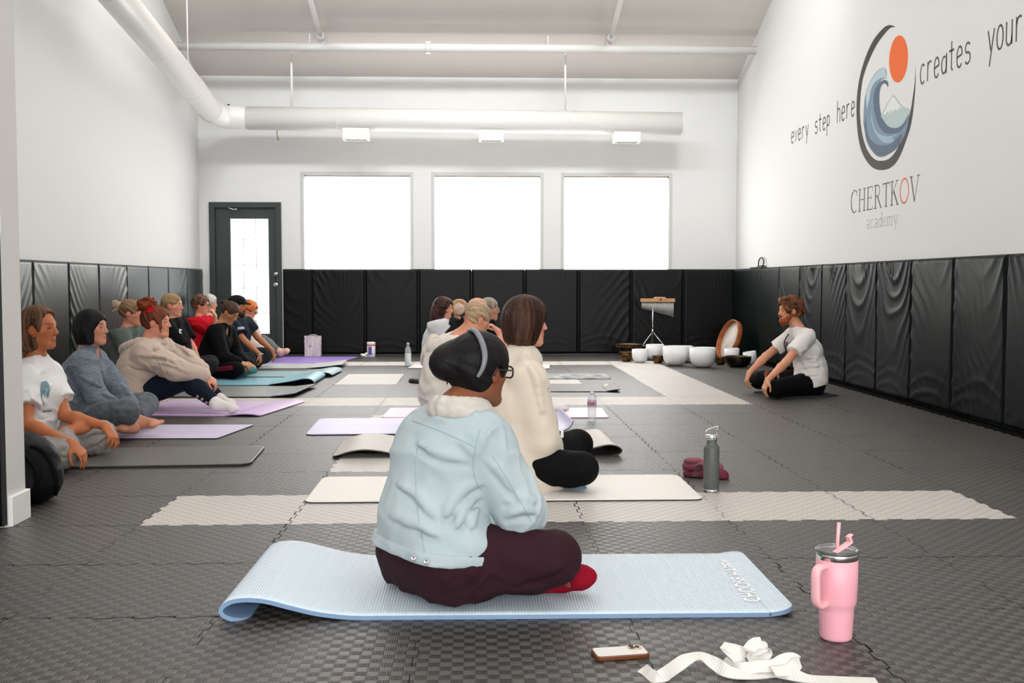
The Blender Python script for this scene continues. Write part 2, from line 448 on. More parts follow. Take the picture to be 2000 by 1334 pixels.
def wall_pad(p, q, nrm, seed, label, group, m, amt=1.0, z0=.012):
    """panel from p to q (floor points on the wall line); nrm = direction into the room"""
    p = Vector(p); q = Vector(q); w = (q-p).length; d = (q-p)/w; n = Vector(nrm); g = .004
    w -= 2*g; p = p+d*g; h = PADH-z0; nu, nv = 44, 66
    root = thing('wall_pad', label, 'wall pad', (p.x, p.y, z0), group)
    u = np.linspace(0, 1, nu); v = np.linspace(0, 1, nv); U, Vv = np.meshgrid(u, v); U = U.ravel(); Vv = Vv.ravel()
    rel = pad_wrinkle(U, Vv, w, h, seed, amt, ('swag', 'swag', 'both', 'diagr') if 40 <= seed < 60 else ('swag', 'diagl', 'diagr', 'both'))
    ed = np.minimum(np.minimum(U, 1-U)*w, np.minimum(Vv, 1-Vv)*h); rnd = .016*(1-np.sqrt(np.clip(1-(1-np.clip(ed/.02, 0, 1))**2, 0, 1)))
    D = PADT-rnd+rel
    co = [(p+d*(float(a)*w)+n*float(c)+V(0, 0, z0+float(b)*h))[:] for a, b, c in zip(U, Vv, D)]
    faces = [(j*nu+i, j*nu+i+1, (j+1)*nu+i+1, (j+1)*nu+i) for j in range(nv-1) for i in range(nu-1)]
    # rim back to the wall
    rim = [i for i in range(nu)]+[j*nu+nu-1 for j in range(1, nv)]+[(nv-1)*nu+i for i in range(nu-2, -1, -1)]+[j*nu for j in range(nv-2, 0, -1)]
    base = len(co)
    for i in rim:
        a, b = U[i], Vv[i]; co.append((p+d*(float(a)*w)+n*.003+V(0, 0, z0+float(b)*h))[:])
    k = len(rim)
    faces += [(rim[i], base+i, base+(i+1) % k, rim[(i+1) % k]) for i in range(k)]
    faces.append(tuple(base+i for i in range(k)))
    me = bpy.data.meshes.new('padding'); me.from_pydata(co, [], faces)
    bm = bmesh.new(); bm.from_mesh(me); bmesh.ops.recalc_face_normals(bm, faces=bm.faces); bm.to_mesh(me); bm.free()
    link('vinyl_cover', me, m, root, True)
    c = p+d*w; t = .004
    for a, b in ((p, p+d*t), (c-d*t, c)):
        bm = bmesh.new(); vs = [a+n*.004+V(0, 0, z0), b+n*.004+V(0, 0, z0), b+n*(PADT-.012)+V(0, 0, z0), a+n*(PADT-.012)+V(0, 0, z0)]
        prism(bm, [x-d*t*.5 if a is p else x+d*t*.5 for x in vs], V(0, 0, h))
        bmesh.ops.recalc_face_normals(bm, faces=bm.faces); bmo('edge_seam', bm, M_pads, root)
    return root
ORD = ['first', 'second', 'third', 'fourth', 'fifth', 'sixth', 'seventh', 'eighth', 'ninth', 'tenth', 'eleventh', 'twelfth', 'thirteenth']
bx = [at(x, 600, YB-PADT).x for x in (553, 608, 713, 817, 921, 1025, 1130, 1233, 1335, 1427)]
for k in range(len(bx)-1):
    wall_pad((bx[k], YB, 0), ((XR-.004 if k == len(bx)-2 else bx[k+1]), YB, 0), (0, -1, 0), 10+k,
             'black vinyl wall pad, %s from the door along the back wall' % ORD[k] + (', narrow' if k == 0 else ''), 'black wall pads on the back wall', M_pad, .45)
XRf = XR-PADT
ry = [YB-PADT-.012]+[onx(px, 560, XRf).y for px in (1486, 1521.5, 1562, 1605, 1653, 1712.6, 1780, 1862, 1965)]
st = ry[-2]-ry[-1]
while ry[-1] > 1.0: ry.append(ry[-1]-st)
for k in range(len(ry)-1):
    if ry[k] < 5.5: break
    wall_pad((XR, ry[k], 0), (XR, ry[k+1], 0), (-1, 0, 0), 40+k,
             'dark green vinyl wall pad, %s from the far corner under the mural' % ORD[k], 'dark green wall pads under the mural', M_padg, 1.35)
XLf = XL+PADT
ly = [YB-.06]+[onx(px, 540, XLf).y for px in (366, 329, 290, 248, 193, 134, 64)]
st = ly[-2]-ly[-1]
ly += [ly[-1]-.78, ly[-1]-1.56]
for k in range(len(ly)-1):
    wall_pad((XL, ly[k+1], 0), (XL, ly[k], 0), (1, 0, 0), 73+k,
             'grey-green vinyl wall pad, %s from the door along the left wall' % ORD[k], 'grey-green wall pads on the left wall', M_padl, (.3, .8, .35, .3, 1.3, 1.6, .5, .5, .5)[k])

wall_pad((-2.9, PY0, 0), (PX, PY0, 0), (0, -1, 0), 95, 'black wall pad on the partition at the left edge of the picture', None, M_pad, .4)
# ================================================================ ductwork, sprinkler pipes, hangers
M_duct = mat('duct_paint_white', (240, 238, 233), .38, bump=(30, .05))
YD = 14.2; rD = .151
d0 = at(430, 231, YD); d1 = at(1330, 242, YD); dz = (d0.z+d1.z)/2
p_bend = V(at(424, 231, YD).x, YD, d0.z+.005)
far = at(233, 0, 10.1); dirn = (far-p_bend); q_end = p_bend+dirn*2.22
duct = thing('air_duct', 'thick round white air duct across the back wall, turning up along left wall', 'duct', tuple(p_bend))
bm = bmesh.new()
tube(bm, [p_bend+V(.34, 0, 0), V(d1.x, YD, d1.z)], rD, 40); bmo('back_run', bm, M_duct, duct)
bm = bmesh.new()
u0 = dirn.normalized(); A1 = p_bend+V(.36, 0, 0); A2 = p_bend+u0*.36
tube(bm, bez([A1+V(.02, 0, 0), A1, p_bend+V(.1, -.0, 0)+u0*.1, A2, A2+u0*.02], 6), rD*1.012, 40); bmo('elbow', bm, M_duct, duct)
bm = bmesh.new(); tube(bm, [A2, q_end], rD, 40); bmo('side_run', bm, M_duct, duct)
bm = bmesh.new()
for t in (0.22, .47, .72): c = V(d0.x+(d1.x-d0.x)*t+.2, YD, d0.z+(d1.z-d0.z)*t); tube(bm, [c-V(.006, 0, 0), c+V(.006, 0, 0)], rD*1.006, 40)
for t in (.25, .6, 1.0, 1.4): c = A2+dirn*t; tube(bm, [c-u0*.006, c+u0*.006], rD*1.006, 40)
bmo('seam_band', bm, M_duct, duct)
bm = bmesh.new(); tube(bm, [V(d1.x, YD, d1.z), V(d1.x+.012, YD, d1.z)], rD*1.02, 40); bmo('end_cap', bm, M_duct, duct)
M_slot = mat('vent_slot_dark', (60, 58, 56), .6)
for k, (x0, x1, y0, y1) in enumerate(((668, 722, 249, 273), (934, 985, 252, 275), (1198, 1252, 254, 278))):
    a, b = at(x0, y0, YD-.05), at(x1, y1, YD-.05); cx = (a.x+b.x)/2
    g = thing('air_diffuser', 'small white box diffuser under the duct, above the %s window' % ('left', 'middle', 'right')[k], 'air vent', (cx, YD, b.z), 'box diffusers under the air duct')
    w = (b.x-a.x)/2-.008; bm = bmesh.new(); zt = a.z
    box(bm, cx-w, cx+w, YD-.09, YD+.11, b.z, zt); bmo('housing', bm, M_white, g, bevel=.005)
    bm = bmesh.new(); box(bm, cx-w-.010, cx+w+.010, YD-.10, YD+.12, zt, zt+.012); bmo('collar', bm, M_white, g)
    bm = bmesh.new(); box(bm, cx-w+.03, cx+w-.03, YD-.07, YD+.09, b.z-.004, b.z-.0005); bmo('slot', bm, M_slot, g)
    bm = bmesh.new()
    for i in range(9): x = cx-w+.045+i*(2*w-.09)/8; box(bm, x-.004, x+.004, YD-.065, YD+.085, b.z-.009, b.z-.004)
    bmo('louvre', bm, M_white, g)
def ceil_z(y): return ZE+(YB-y)*SL if y > YR else ZR
YP = 13.92; a, b = at(368, 90, YP), at(1474, 98, YP); zp = (a.z+b.z)/2
sp = thing('sprinkler_pipe', 'white sprinkler main pipe running wall to wall below the sloping ceiling', 'pipe', (0, YP, zp))
bm = bmesh.new(); tube(bm, [V(XL-.02, YP, a.z), V(XR+.02, YP, b.z)], .054, 20); bmo('main_pipe', bm, M_white, sp, True)
def pz(x): return a.z+(b.z-a.z)*(x-XL)/(XR-XL)
for x in (at(836, 94, YP).x,):
    bm = bmesh.new(); tube(bm, [V(x-.035, YP, pz(x)), V(x+.035, YP, pz(x))], .064, 20)
    for s in (-1, 1): box(bm, x-.03, x+.03, YP-.012, YP+.012, pz(x)+s*.064-.015, pz(x)+s*.064+.015)
    bmo('pipe_coupling', bm, M_white, sp)
for nm, px1, px0 in (('left', 622, 590), ('right', 1197, 1226)):
    e = at(px1, 102, YP-.35); e2 = at(px0, 0, 12.2)
    bp_ = thing('sprinkler_branch', 'white branch pipe rising toward the viewer from the main, %s of two' % nm, 'pipe', tuple(e), 'sprinkler branch pipes')
    dd = (e2-e).normalized(); base = V(e.x, YP, pz(e.x)+.075)
    bm = bmesh.new(); tube(bm, [base-dd*.16, base+dd*3.6], .034, 14); bmo('branch_tube', bm, M_white, bp_, True)
    bm = bmesh.new(); tube(bm, [base-dd*.19, base-dd*.12], .046, 14); tube(bm, [base+dd*.12, base+dd*.2], .046, 14); tube(bm, [base-V(0, 0, .075), base+V(0, 0, .02)], .042, 14)
    bmo('fitting', bm, M_white, bp_, True)
for k, (px, ptop, pbot, Y, r, lab) in enumerate(((570, 60, 210, YD, .016, 'holding the duct, left of the pipe branch'), (1104, 70, 217, YD, .016, 'holding the duct near the right window'),
                                      (1070, 45, 92, YP, .008, 'thin, on the sprinkler main'), (605, 50, 86, YP, .008, 'thin, on the sprinkler main beside the left branch'))):
    t = at(px, pbot, Y); top = ceil_z(Y)+.01
    bm = bmesh.new(); tube(bm, [V(t.x, Y, t.z-.01), V(t.x, Y, top)], r, 10)
    o = bmo('hanger_rod', bm, M_white); tag(o, 'white vertical hanger rod '+lab, 'rod', 'hanger rods')
t = at(367, 126, 12.4); bm = bmesh.new(); tube(bm, [t-V(0, 0, .03), V(t.x, t.y, ceil_z(t.y)+.01)], .008, 8)
tag(bmo('hanger_rod', bm, M_white), 'white thin hanger rod over the left duct run', 'rod', 'hanger rods')
bm = bmesh.new(); pts = [at(x, y, YD-.12) for x, y in ((398, 165), (412, 186), (425, 200), (436, 205), (444, 206))]
tube(bm, bez(pts, 5), .007, 8); tube(bm, [pts[-1], pts[-1]+V(.03, 0, .005)], .016, 10)
tag(bmo('cable', bm, M_black), 'short black cable lying over the duct elbow', 'cable')
bm = bmesh.new(); pts = [at(541, 250, YD), at(541, 262, YD), at(543, 270, YD)]; tube(bm, pts, .006, 8); tube(bm, [pts[-1], pts[-1]-V(0, 0, .025)], .012, 8)
tag(bmo('hanging_wire', bm, mat('brass_wire', (150, 120, 60), .4, metal=.6)), 'tiny brass-tipped wire hanging below the duct, left of the windows', 'wire')
# thermostat on the left wall by the door
p = onx(397, 491, XL); bm = bmesh.new(); box(bm, XL, XL+.03, p.y-.12, p.y+.12, p.z-.062, p.z+.062)
tk = thing('thermostat', 'small white wall thermostat with dark display on left wall near door', 'thermostat', tuple(p))
bmo('housing', bm, M_white, tk, bevel=.006)
bm = bmesh.new(); box(bm, XL+.030, XL+.032, p.y-.09, p.y+.06, p.z+.012, p.z+.048); bmo('display', bm, mat('display_dark', (50, 54, 58), .2), tk)
# coiled black cable on top of the corner pad
c = onx(1486, 519, XR-.03); bm = bmesh.new()
tube(bm, bez([V(XR-.03, c.y+.5, PADH+.008), V(XR-.03, c.y+.15, PADH+.012), V(XR-.03, c.y+.1, PADH+.09), V(XR-.03, c.y-.02, PADH+.13), V(XR-.03, c.y-.14, PADH+.08), V(XR-.03, c.y-.1, PADH+.012), V(XR-.03, c.y-.25, PADH+.008)], 6), .008, 8)
box(bm, XR-.05, XR-.01, c.y-.12, c.y+.05, PADH+.001, PADH+.03)
tag(bmo('looped_cable', bm, M_black), 'looped black cable and plug on top of the pads in the right corner', 'cable')
# ceiling lamps (above the picture); the two floods wash the back wall
for x in (-2.3, 0, 2.3): area('flood_lamp', (x, 9.8, 5.35), .9, .35, 27, (math.radians(64), 0, 0), (.965, .985, 1)).data.spread = math.radians(120)
#
for k, (x, y) in enumerate(LAMPS):
    z = 4.62
    area('high_bay_lamp', (x, y, z), 1.5, .4, LAMP_W, (0, 0, math.radians(90)), (.965, .985, 1))
    area('ceiling_fill_uplight', (x, y, z+.05), 1.5, .4, LAMP_W*3.5, (math.pi, 0, math.radians(90)), (.965, .985, 1))  # upward fill, added to brighten the ceiling and back wall by bounce
# ================================================================ mural on the right wall, drawn in wall coordinates
def wall_pt(px, py, off): 
    p = onx(px, py, XR-off); return p
def decal(name, polys, m, parent, off=.001, th=0):
    from mathutils.geometry import delaunay_2d_cdt
    bm = bmesh.new()
    for poly in polys:
        pts = [onx(x, y, XR) for x, y in poly]; P2 = [Vector((p.y, p.z)) for p in pts]
        if sum(P2[i].x*P2[(i+1) % len(P2)].y-P2[(i+1) % len(P2)].x*P2[i].y for i in range(len(P2))) < 0: P2.reverse()
        vo, _, fo, *_ = delaunay_2d_cdt(P2, [], [list(range(len(P2)))], 1, 1e-5)
        vs = [bm.verts.new((XR-off, q.x, q.y)) for q in vo]
        for f in fo:
            try: bm.faces.new([vs[i] for i in f])
            except ValueError: pass
    bm.normal_update()
    for f in bm.faces:
        if f.normal.x > 0: f.normal_flip()
    return bmo(name, bm, m, parent)
def crescent(o, i):
    return o+i[::-1]
def bez2(pts, n=6): return [(p.x, p.y) for p in bez([(x, y, 0) for x, y in pts], n)]
mur = thing('wall_logo', 'round painted logo of a blue wave, pale mountain and orange sun, brushed black ring', 'logo', (XR, onx(1732, 190, XR).y, 1.9))
def C(x, y): return (1500+x/2.9, 20+y/2.9)        # zoom-crop pixels -> photo pixels
ringc = mat('mural_charcoal', (62, 62, 60), .7, var=((50, 50, 49), 30))
outer = bez2([C(720, 92), C(690, 84), (C(655, 100)), C(600, 165), C(555, 260), C(522, 370), C(505, 480), C(502, 600), C(512, 720), C(535, 810), C(580, 880), C(630, 905), C(690, 895), C(735, 850), C(775, 760), C(812, 640), C(830, 500), C(836, 400), C(834, 310)])
inner = bez2([C(720, 95), C(695, 100), C(665, 130), C(620, 190), C(575, 280), C(540, 380), C(524, 490), C(522, 600), C(536, 710), C(562, 790), C(600, 840), C(640, 853), C(690, 838), C(735, 780), C(770, 690), C(805, 580), C(822, 480), C(832, 400), C(834, 310)])
ring = []
for a, b, c, d_ in zip(outer, outer[1:], inner, inner[1:]): ring.append([a, b, d_, c])
decal('brush_ring', ring, ringc, mur)
sun = [C(740+53*math.cos(t)-0*math.sin(t)+6*math.sin(-t)*-1*0, 276+134*math.sin(t)) for t in [2*math.pi*k/48 for k in range(48)]]
sun = [(x-(y-115)*.045, y) for x, y in sun]
decal('sun', [sun], mat('mural_orange', (240, 106, 24), .7), mur)
W1 = mat('mural_pale_blue', (186, 208, 214), .7); W2 = mat('mural_mid_blue', (122, 146, 164), .7); W3 = mat('mural_slate_blue', (84, 104, 124), .7); W4 = mat('mural_sky_blue', (160, 186, 204), .7)
W5 = mat('mural_mint', (184, 204, 202), .7)
body = bez2([C(540, 640), C(543, 560), C(552, 480), C(580, 400), C(620, 345), C(655, 325), C(672, 345), C(668, 380), C(640, 400), C(628, 450), C(628, 520), C(640, 600), C(670, 655), C(715, 670), C(760, 655), C(796, 590), C(790, 660), C(765, 730), C(730, 780), C(690, 812), C(640, 832), C(600, 810), C(560, 745)], 5)
decal('wave', [body], W2, mur, .0012)
decal('wave_foam', [bez2([C(556, 470), C(580, 405), C(618, 352), C(655, 326), C(670, 350), C(668, 380), C(640, 385), C(610, 405), C(588, 440), C(575, 500), C(560, 560)], 5)], W1, mur, .0017)
decal('wave_crest', [bez2([C(600, 560), C(600, 480), C(620, 425), C(655, 395), C(680, 405), C(680, 435), C(668, 418), C(648, 420), C(634, 460), C(632, 530), C(645, 600), C(675, 650), C(715, 668), C(755, 655), C(788, 612), C(778, 650), C(745, 690), C(700, 700), C(655, 690), C(620, 640)], 5)], W3, mur, .0017)
decal('wave_light', [bez2([C(590, 560), C(596, 640), C(625, 695), C(680, 715), C(735, 700), C(705, 722), C(715, 735), C(690, 752), C(650, 745), C(605, 690), C(585, 620)], 5)], W4, mur, .0022)
decal('wave_shadow', [bez2([C(556, 600), C(562, 690), C(590, 740), C(640, 765), C(700, 755), C(760, 700), C(745, 760), C(700, 805), C(640, 828), C(598, 805), C(562, 745), C(545, 660)], 5)], W3, mur, .0027)
decal('mountain', [bez2([C(640, 600), C(672, 535), C(700, 490), C(714, 482), C(735, 510), C(765, 548), C(800, 560), C(796, 590), C(765, 645), C(715, 665), C(675, 650)], 4)], W5, mur, .0032)
decal('snow_cap', [[C(652, 590), C(680, 535), C(704, 492), C(716, 490), C(738, 525), C(762, 556), C(742, 552), C(736, 572), C(722, 558), C(712, 580), C(700, 562), C(690, 590), C(684, 568), C(668, 590)]], mat('mural_white', (232, 234, 232), .7), mur, .0037)

# ---- lettering: strokes on a unit grid, widths per stroke
def arc(cx, cy, rx, ry, a0, a1, n=10):
    return [(cx+rx*math.cos(math.radians(a0+(a1-a0)*k/n)), cy+ry*math.sin(math.radians(a0+(a1-a0)*k/n))) for k in range(n+1)]
HAND = {
 'e': [[(.08, .5), (.5, .58)]+arc(.3, .62, .22, .38, 0, 180)+arc(.3, .38, .22, .38, 180, 325)],
 'v': [[(.05, 1), (.28, 0), (.52, 1)]],
 'r': [[(.12, 0), (.12, 1)], [(.12, .7)]+arc(.34, .72, .2, .26, 150, 50)],
 'y': [[(.05, 1), (.3, .1)], [(.55, 1), (.2, -.55)]],
 's': [arc(.3, .74, .2, .25, 30, 230)+arc(.3, .27, .22, .27, 70, -150)],
 't': [[(.28, 1.45), (.28, .15), (.4, .0)], [(.05, 1), (.5, 1)]],
 'p': [[(.1, 1), (.1, -.6)], [(.1, .8)]+arc(.3, .6, .22, .4, 140, -140, 14)+[(.1, .15)]],
 'h': [[(.1, 1.6), (.1, 0)], [(.1, .65)]+arc(.3, .72, .2, .28, 160, 0)+[(.5, 0)]],
 'c': [arc(.32, .5, .24, .5, 50, 310, 14)],
 'a': [arc(.3, .45, .23, .42, 60, 330, 14)+[(.52, .9)], [(.52, 1), (.52, 0)]],
 'o': [arc(.3, .5, .24, .5, 0, 360, 18)],
 'u': [[(.08, 1), (.08, .3)]+arc(.29, .28, .21, .28, 180, 360)+[(.5, 1)], [(.5, .4), (.5, 0)]],
}
SW = .055
SERIF = {   # (points, start width, end width)
 'C': [(arc(.42, .5, .36, .5, 50, 310, 16), .05, .05), (arc(.40, .5, .33, .46, 110, 250, 10), .08, .08), ([(.68, .72), (.68, .98)], .04, .04)],
 'H': [([(.16, 0), (.16, 1)], .1, .1), ([(.66, 0), (.66, 1)], .1, .1), ([(.16, .52), (.66, .52)], .04, .04), ([(.03, .02), (.29, .02)], .04, .04), ([(.53, .02), (.79, .02)], .04, .04), ([(.03, .98), (.29, .98)], .04, .04), ([(.53, .98), (.79, .98)], .04, .04)],
 'E': [([(.16, 0), (.16, 1)], .1, .1), ([(.03, .98), (.6, .98)], .04, .04), ([(.16, .52), (.5, .52)], .04, .04), ([(.03, .02), (.64, .02)], .04, .04), ([(.6, .98), (.6, .8)], .04, .02), ([(.64, .02), (.64, .2)], .04, .02), ([(.5, .42), (.5, .62)], .03, .03)],
 'R': [([(.16, 0), (.16, 1)], .1, .1), ([(.03, .98), (.3, .98)]+arc(.34, .75, .22, .23, 90, -90)+[(.16, .52)], .05, .05), ([(.36, .52), (.7, .02)], .1, .08), ([(.03, .02), (.29, .02)], .04, .04), ([(.66, .02), (.8, .02)], .04, .04)],
 'T': [([(.36, 0), (.36, 1)], .1, .1), ([(.03, .97), (.69, .97)], .05, .05), ([(.03, .97), (.03, .8)], .04, .02), ([(.69, .97), (.69, .8)], .04, .02), ([(.23, .02), (.49, .02)], .04, .04)],
 'K': [([(.16, 0), (.16, 1)], .1, .1), ([(.18, .42), (.6, .98)], .04, .04), ([(.32, .58), (.68, .02)], .1, .1), ([(.03, .02), (.29, .02)], .04, .04), ([(.03, .98), (.29, .98)], .04, .04), ([(.5, .98), (.72, .98)], .04, .04), ([(.58, .02), (.8, .02)], .04, .04)],
 'O': [(arc(.42, .5, .36, .48, 0, 360, 28), .07, .07)],
 'V': [([(.08, 1), (.4, 0)], .1, .09), ([(.4, 0), (.7, 1)], .04, .04), ([(-.03, .98), (.22, .98)], .04, .04), ([(.58, .98), (.82, .98)], .04, .04)],
 'a': [([(.1, .8)]+arc(.28, .78, .18, .2, 150, 0)+[(.46, .05), (.56, .0)], .07, .07), (arc(.27, .26, .19, .24, 20, 340, 12), .06, .06)],
 'c': [(arc(.3, .5, .24, .48, 50, 310, 12), .07, .06)],
 'd': [(arc(.28, .48, .22, .46, 20, 340, 14), .06, .06), ([(.5, 1.55), (.5, .0), (.6, .0)], .08, .08), ([(.38, 1.53), (.5, 1.53)], .04, .04)],
 'e': [([(.06, .52), (.52, .55)]+arc(.29, .55, .23, .42, 10, 180)+arc(.29, .45, .23, .45, 180, 320), .05, .07)],
 'm': [([(.1, 1), (.1, 0)], .08, .08), ([(.1, .75)]+arc(.28, .75, .17, .22, 150, 0)+[(.45, 0)], .07, .07), ([(.45, .75)]+arc(.63, .75, .17, .22, 150, 0)+[(.8, 0)], .07, .07), ([(.0, .02), (.2, .02)], .04, .04), ([(.36, .02), (.54, .02)], .04, .04), ([(.71, .02), (.9, .02)], .04, .04)],
 'y': [([(.06, 1), (.3, .05)], .08, .07), ([(.55, 1), (.26, -.4), (.08, -.45)], .04, .06), ([(-.02, .98), (.2, .98)], .04, .04), ([(.44, .98), (.66, .98)], .04, .04)],
}
def strokes(bm, pts3, w0, w1, nrm):
    n = len(pts3)
    L_, R_ = [], []
    for i, p in enumerate(pts3):
        d = (pts3[min(i+1, n-1)]-pts3[max(i-1, 0)]).normalized(); s = d.cross(nrm).normalized()
        w = (w0+(w1-w0)*i/max(n-1, 1))/2
        L_.append(p+s*w); R_.append(p-s*w)
    for i in range(n-1):
        q = [L_[i], L_[i+1], R_[i+1], R_[i]]
        vs = [bm.verts.new(x) for x in q]; vb = [bm.verts.new(x-nrm*.0008) for x in q]
        bm.faces.new(vs); bm.faces.new(vb[::-1])
        for k in range(4): bm.faces.new((vs[k], vb[k], vb[(k+1) % 4], vs[(k+1) % 4]))
def text_strokes(bm, s, table, org, right, up, nrm, xh, xw, gap, lw):
    x = 0.0
    for ch in s:
        if ch == ' ': x += gap*2.2; continue
        for st_ in table[ch]:
            pts, a, b = (st_ if isinstance(st_, tuple) else (st_, lw, lw))
            if table is SERIF: a *= xh; b *= xh
            strokes(bm, [org+right*(x+u*xw)+up*(v*xh) for u, v in pts], a, b, nrm)
        adv = {'m': .98, 'O': .86, 'H': .84, 'C': .8, 'T': .7, 'K': .8, 'R': .8, 'E': .72, 'V': .8}.get(ch, .62)
        x += adv*xw+gap*.35
    return x
def wall_text(name, s, table, px0, py0, px1, xh, lab, m, off=.002):
    a = onx(px0, py0, XR); b = onx(px1, py0, XR); length = a.y-b.y
    bmt = bmesh.new(); wl = text_strokes(bmt, s, table, V(0, 0, 0), V(1, 0, 0), V(0, 0, 1), V(0, -1, 0), 1, 1, .25, .1); bmt.free()
    k = length/wl
    bm = bmesh.new(); text_strokes(bm, s, table, V(XR-off, a.y, a.z), V(0, -1, 0), V(0, 0, 1), V(-1, 0, 0), xh, k, .25*k, .017)
    return bm, k
inkm = mat('mural_ink', (74, 78, 76), .7)
for s, px0, py0, px1, xh, wh in (('every', 1545, 281, 1580, .13, 'left of the round logo, lowest on the slope'), ('step', 1591, 262, 1622, .13, 'between two words left of the logo'), ('here', 1634, 241, 1671, .14, 'touching the left side of the logo'),
                          ('creates', 1796, 166, 1898, .155, 'right of the round logo'), ('your', 1928, 107, 2000, .165, 'at the right edge of the picture')):
    bm, k = wall_text('x', s, HAND, px0, py0, px1, xh, '', inkm); bm.free(); a = onx(px0, py0, XR); x = 0
    o = thing('wall_lettering', None, None, tuple(a))
    for ch_ in s:
        bm = bmesh.new(); x += text_strokes(bm, ch_, HAND, V(XR-.0012, a.y-x, a.z), V(0, -1, 0), V(0, 0, 1), V(-1, 0, 0), xh, k, .25*k, .017); bmo('letter', bm, inkm, o)
    tag(o, 'hand-painted grey word "%s", %s' % (s, wh), 'lettering', 'painted slogan words')
nm = thing('name_lettering', 'painted serif word "CHERTKOV" over small "academy" below the wave logo', 'lettering', (XR, onx(1728, 400, XR).y, 1.4))
gin = mat('mural_grey_ink', (104, 104, 104), .7)
a = onx(1661, 417, XR); b = onx(1796, 417, XR); L_ = a.y-b.y; total = 0
word = 'CHERTKOV'; bmt = bmesh.new(); wl = text_strokes(bmt, word, SERIF, V(0, 0, 0), V(1, 0, 0), V(0, 0, 1), V(0, -1, 0), 1, 1, .1, .1); bmt.free(); k = L_/wl
x = 0; zc = onx(1661, 417, XR).z
for ch in word:
    bmo_ = bmesh.new(); x += text_strokes(bmo_, ch, SERIF, V(XR-.0012, a.y-x, zc), V(0, -1, 0), V(0, 0, 1), V(-1, 0, 0), .215, k, .1*k, .02)
    lo_ = bmo('letter', bmo_, mat('mural_orange_red', (226, 104, 66), .7) if ch == 'O' else gin, nm)
    if ch == 'O': lo_['label'] = 'orange letter O'
a = onx(1692, 447, XR); b = onx(1754, 447, XR)
bmt = bmesh.new(); wl = text_strokes(bmt, 'academy', SERIF, V(0, 0, 0), V(1, 0, 0), V(0, 0, 1), V(0, -1, 0), 1, 1, .1, .1); bmt.free(); k = (a.y-b.y)/wl
x = 0
for ch in 'academy':
    bm = bmesh.new(); x += text_strokes(bm, ch, SERIF, V(XR-.0012, a.y-x, a.z), V(0, -1, 0), V(0, 0, 1), V(-1, 0, 0), .082, k, .1*k, .02); bmo('small_letter', bm, mat('mural_soft_grey', (150, 150, 149), .7), nm)
# ================================================================ implicit surfaces -> one continuous mesh
def vec(p): return np.array(p[:], np.float32)
class Cone:
    def __init__(s, a, b, ra, rb=None):
        s.a, s.b, s.ra, s.rb = vec(a), vec(b), ra, ra if rb is None else rb
    def box(s):
        r = max(s.ra, s.rb); return np.minimum(s.a, s.b)-r, np.maximum(s.a, s.b)+r
    def d(s, P):
        ab = s.b-s.a; l2 = float(ab@ab)+1e-12; pa = P-s.a; t = np.clip((pa@ab)/l2, 0, 1)
        q = pa-t[:, None]*ab
        return np.sqrt((q*q).sum(1))-(s.ra+(s.rb-s.ra)*t)
class Ell:
    def __init__(s, c, r, R=None):
        s.c, s.r = vec(c), np.array(r, np.float32); s.R = np.eye(3, dtype=np.float32) if R is None else np.array(R, np.float32)
    def box(s):
        m = float(s.r.max()); return s.c-m, s.c+m
    def d(s, P):
        q = (P-s.c)@s.R                    # columns of R are the local axes
        k0 = np.sqrt(((q/s.r)**2).sum(1)); k1 = np.sqrt(((q/(s.r**2))**2).sum(1))+1e-9
        return k0*(k0-1)/k1
class Half:
    """keep the side the normal points to"""
    def __init__(s, p, n): s.p, s.n = vec(p), vec(Vector(n).normalized())
    def d(s, P): return -((P-s.p)@s.n)
def smin(a, b, k):
    if k <= 0: return np.minimum(a, b)
    h = np.clip(.5+.5*(b-a)/k, 0, 1); return b+(a-b)*h-k*h*(1-h)
def smax(a, b, k): return -smin(-a, -b, k)
class Shape:
    def __init__(s): s.ops = []
    def add(s, *pr, k=.02):
        for p in pr: s.ops.append(('u', p, k))
        return s
    def grp(s, prims, ki, k):
        s.ops.append(('g', prims, ki, k)); return s
    def sub(s, p, k=.005): s.ops.append(('s', p, k)); return s
    def cut(s, p, k=.002): s.ops.append(('i', p, k)); return s
    def disp(s, fn): s.ops.append(('d', fn)); return s
    def bounds(s):
        lo = np.full(3, 1e9); hi = -lo
        for o in s.ops:
            if o[0] in 'ug':
                for p in (o[1] if o[0] == 'g' else [o[1]]):
                    a, b = p.box(); lo = np.minimum(lo, a); hi = np.maximum(hi, b)
        return lo-.03, hi+.03
    def ev(s, P, disp=True):
        r = np.full(len(P), 10., np.float32)
        for o in s.ops:
            if o[0] == 'u': r = smin(r, o[1].d(P), o[2])
            elif o[0] == 'g':
                g = o[1][0].d(P)
                for p in o[1][1:]: g = smin(g, p.d(P), o[2])
                r = smin(r, g, o[3])
            elif o[0] == 's': r = smax(r, -o[1].d(P), o[2])
            elif o[0] == 'i': r = smax(r, o[1].d(P), o[2])
            elif disp: r = r-o[1](P)
        return r
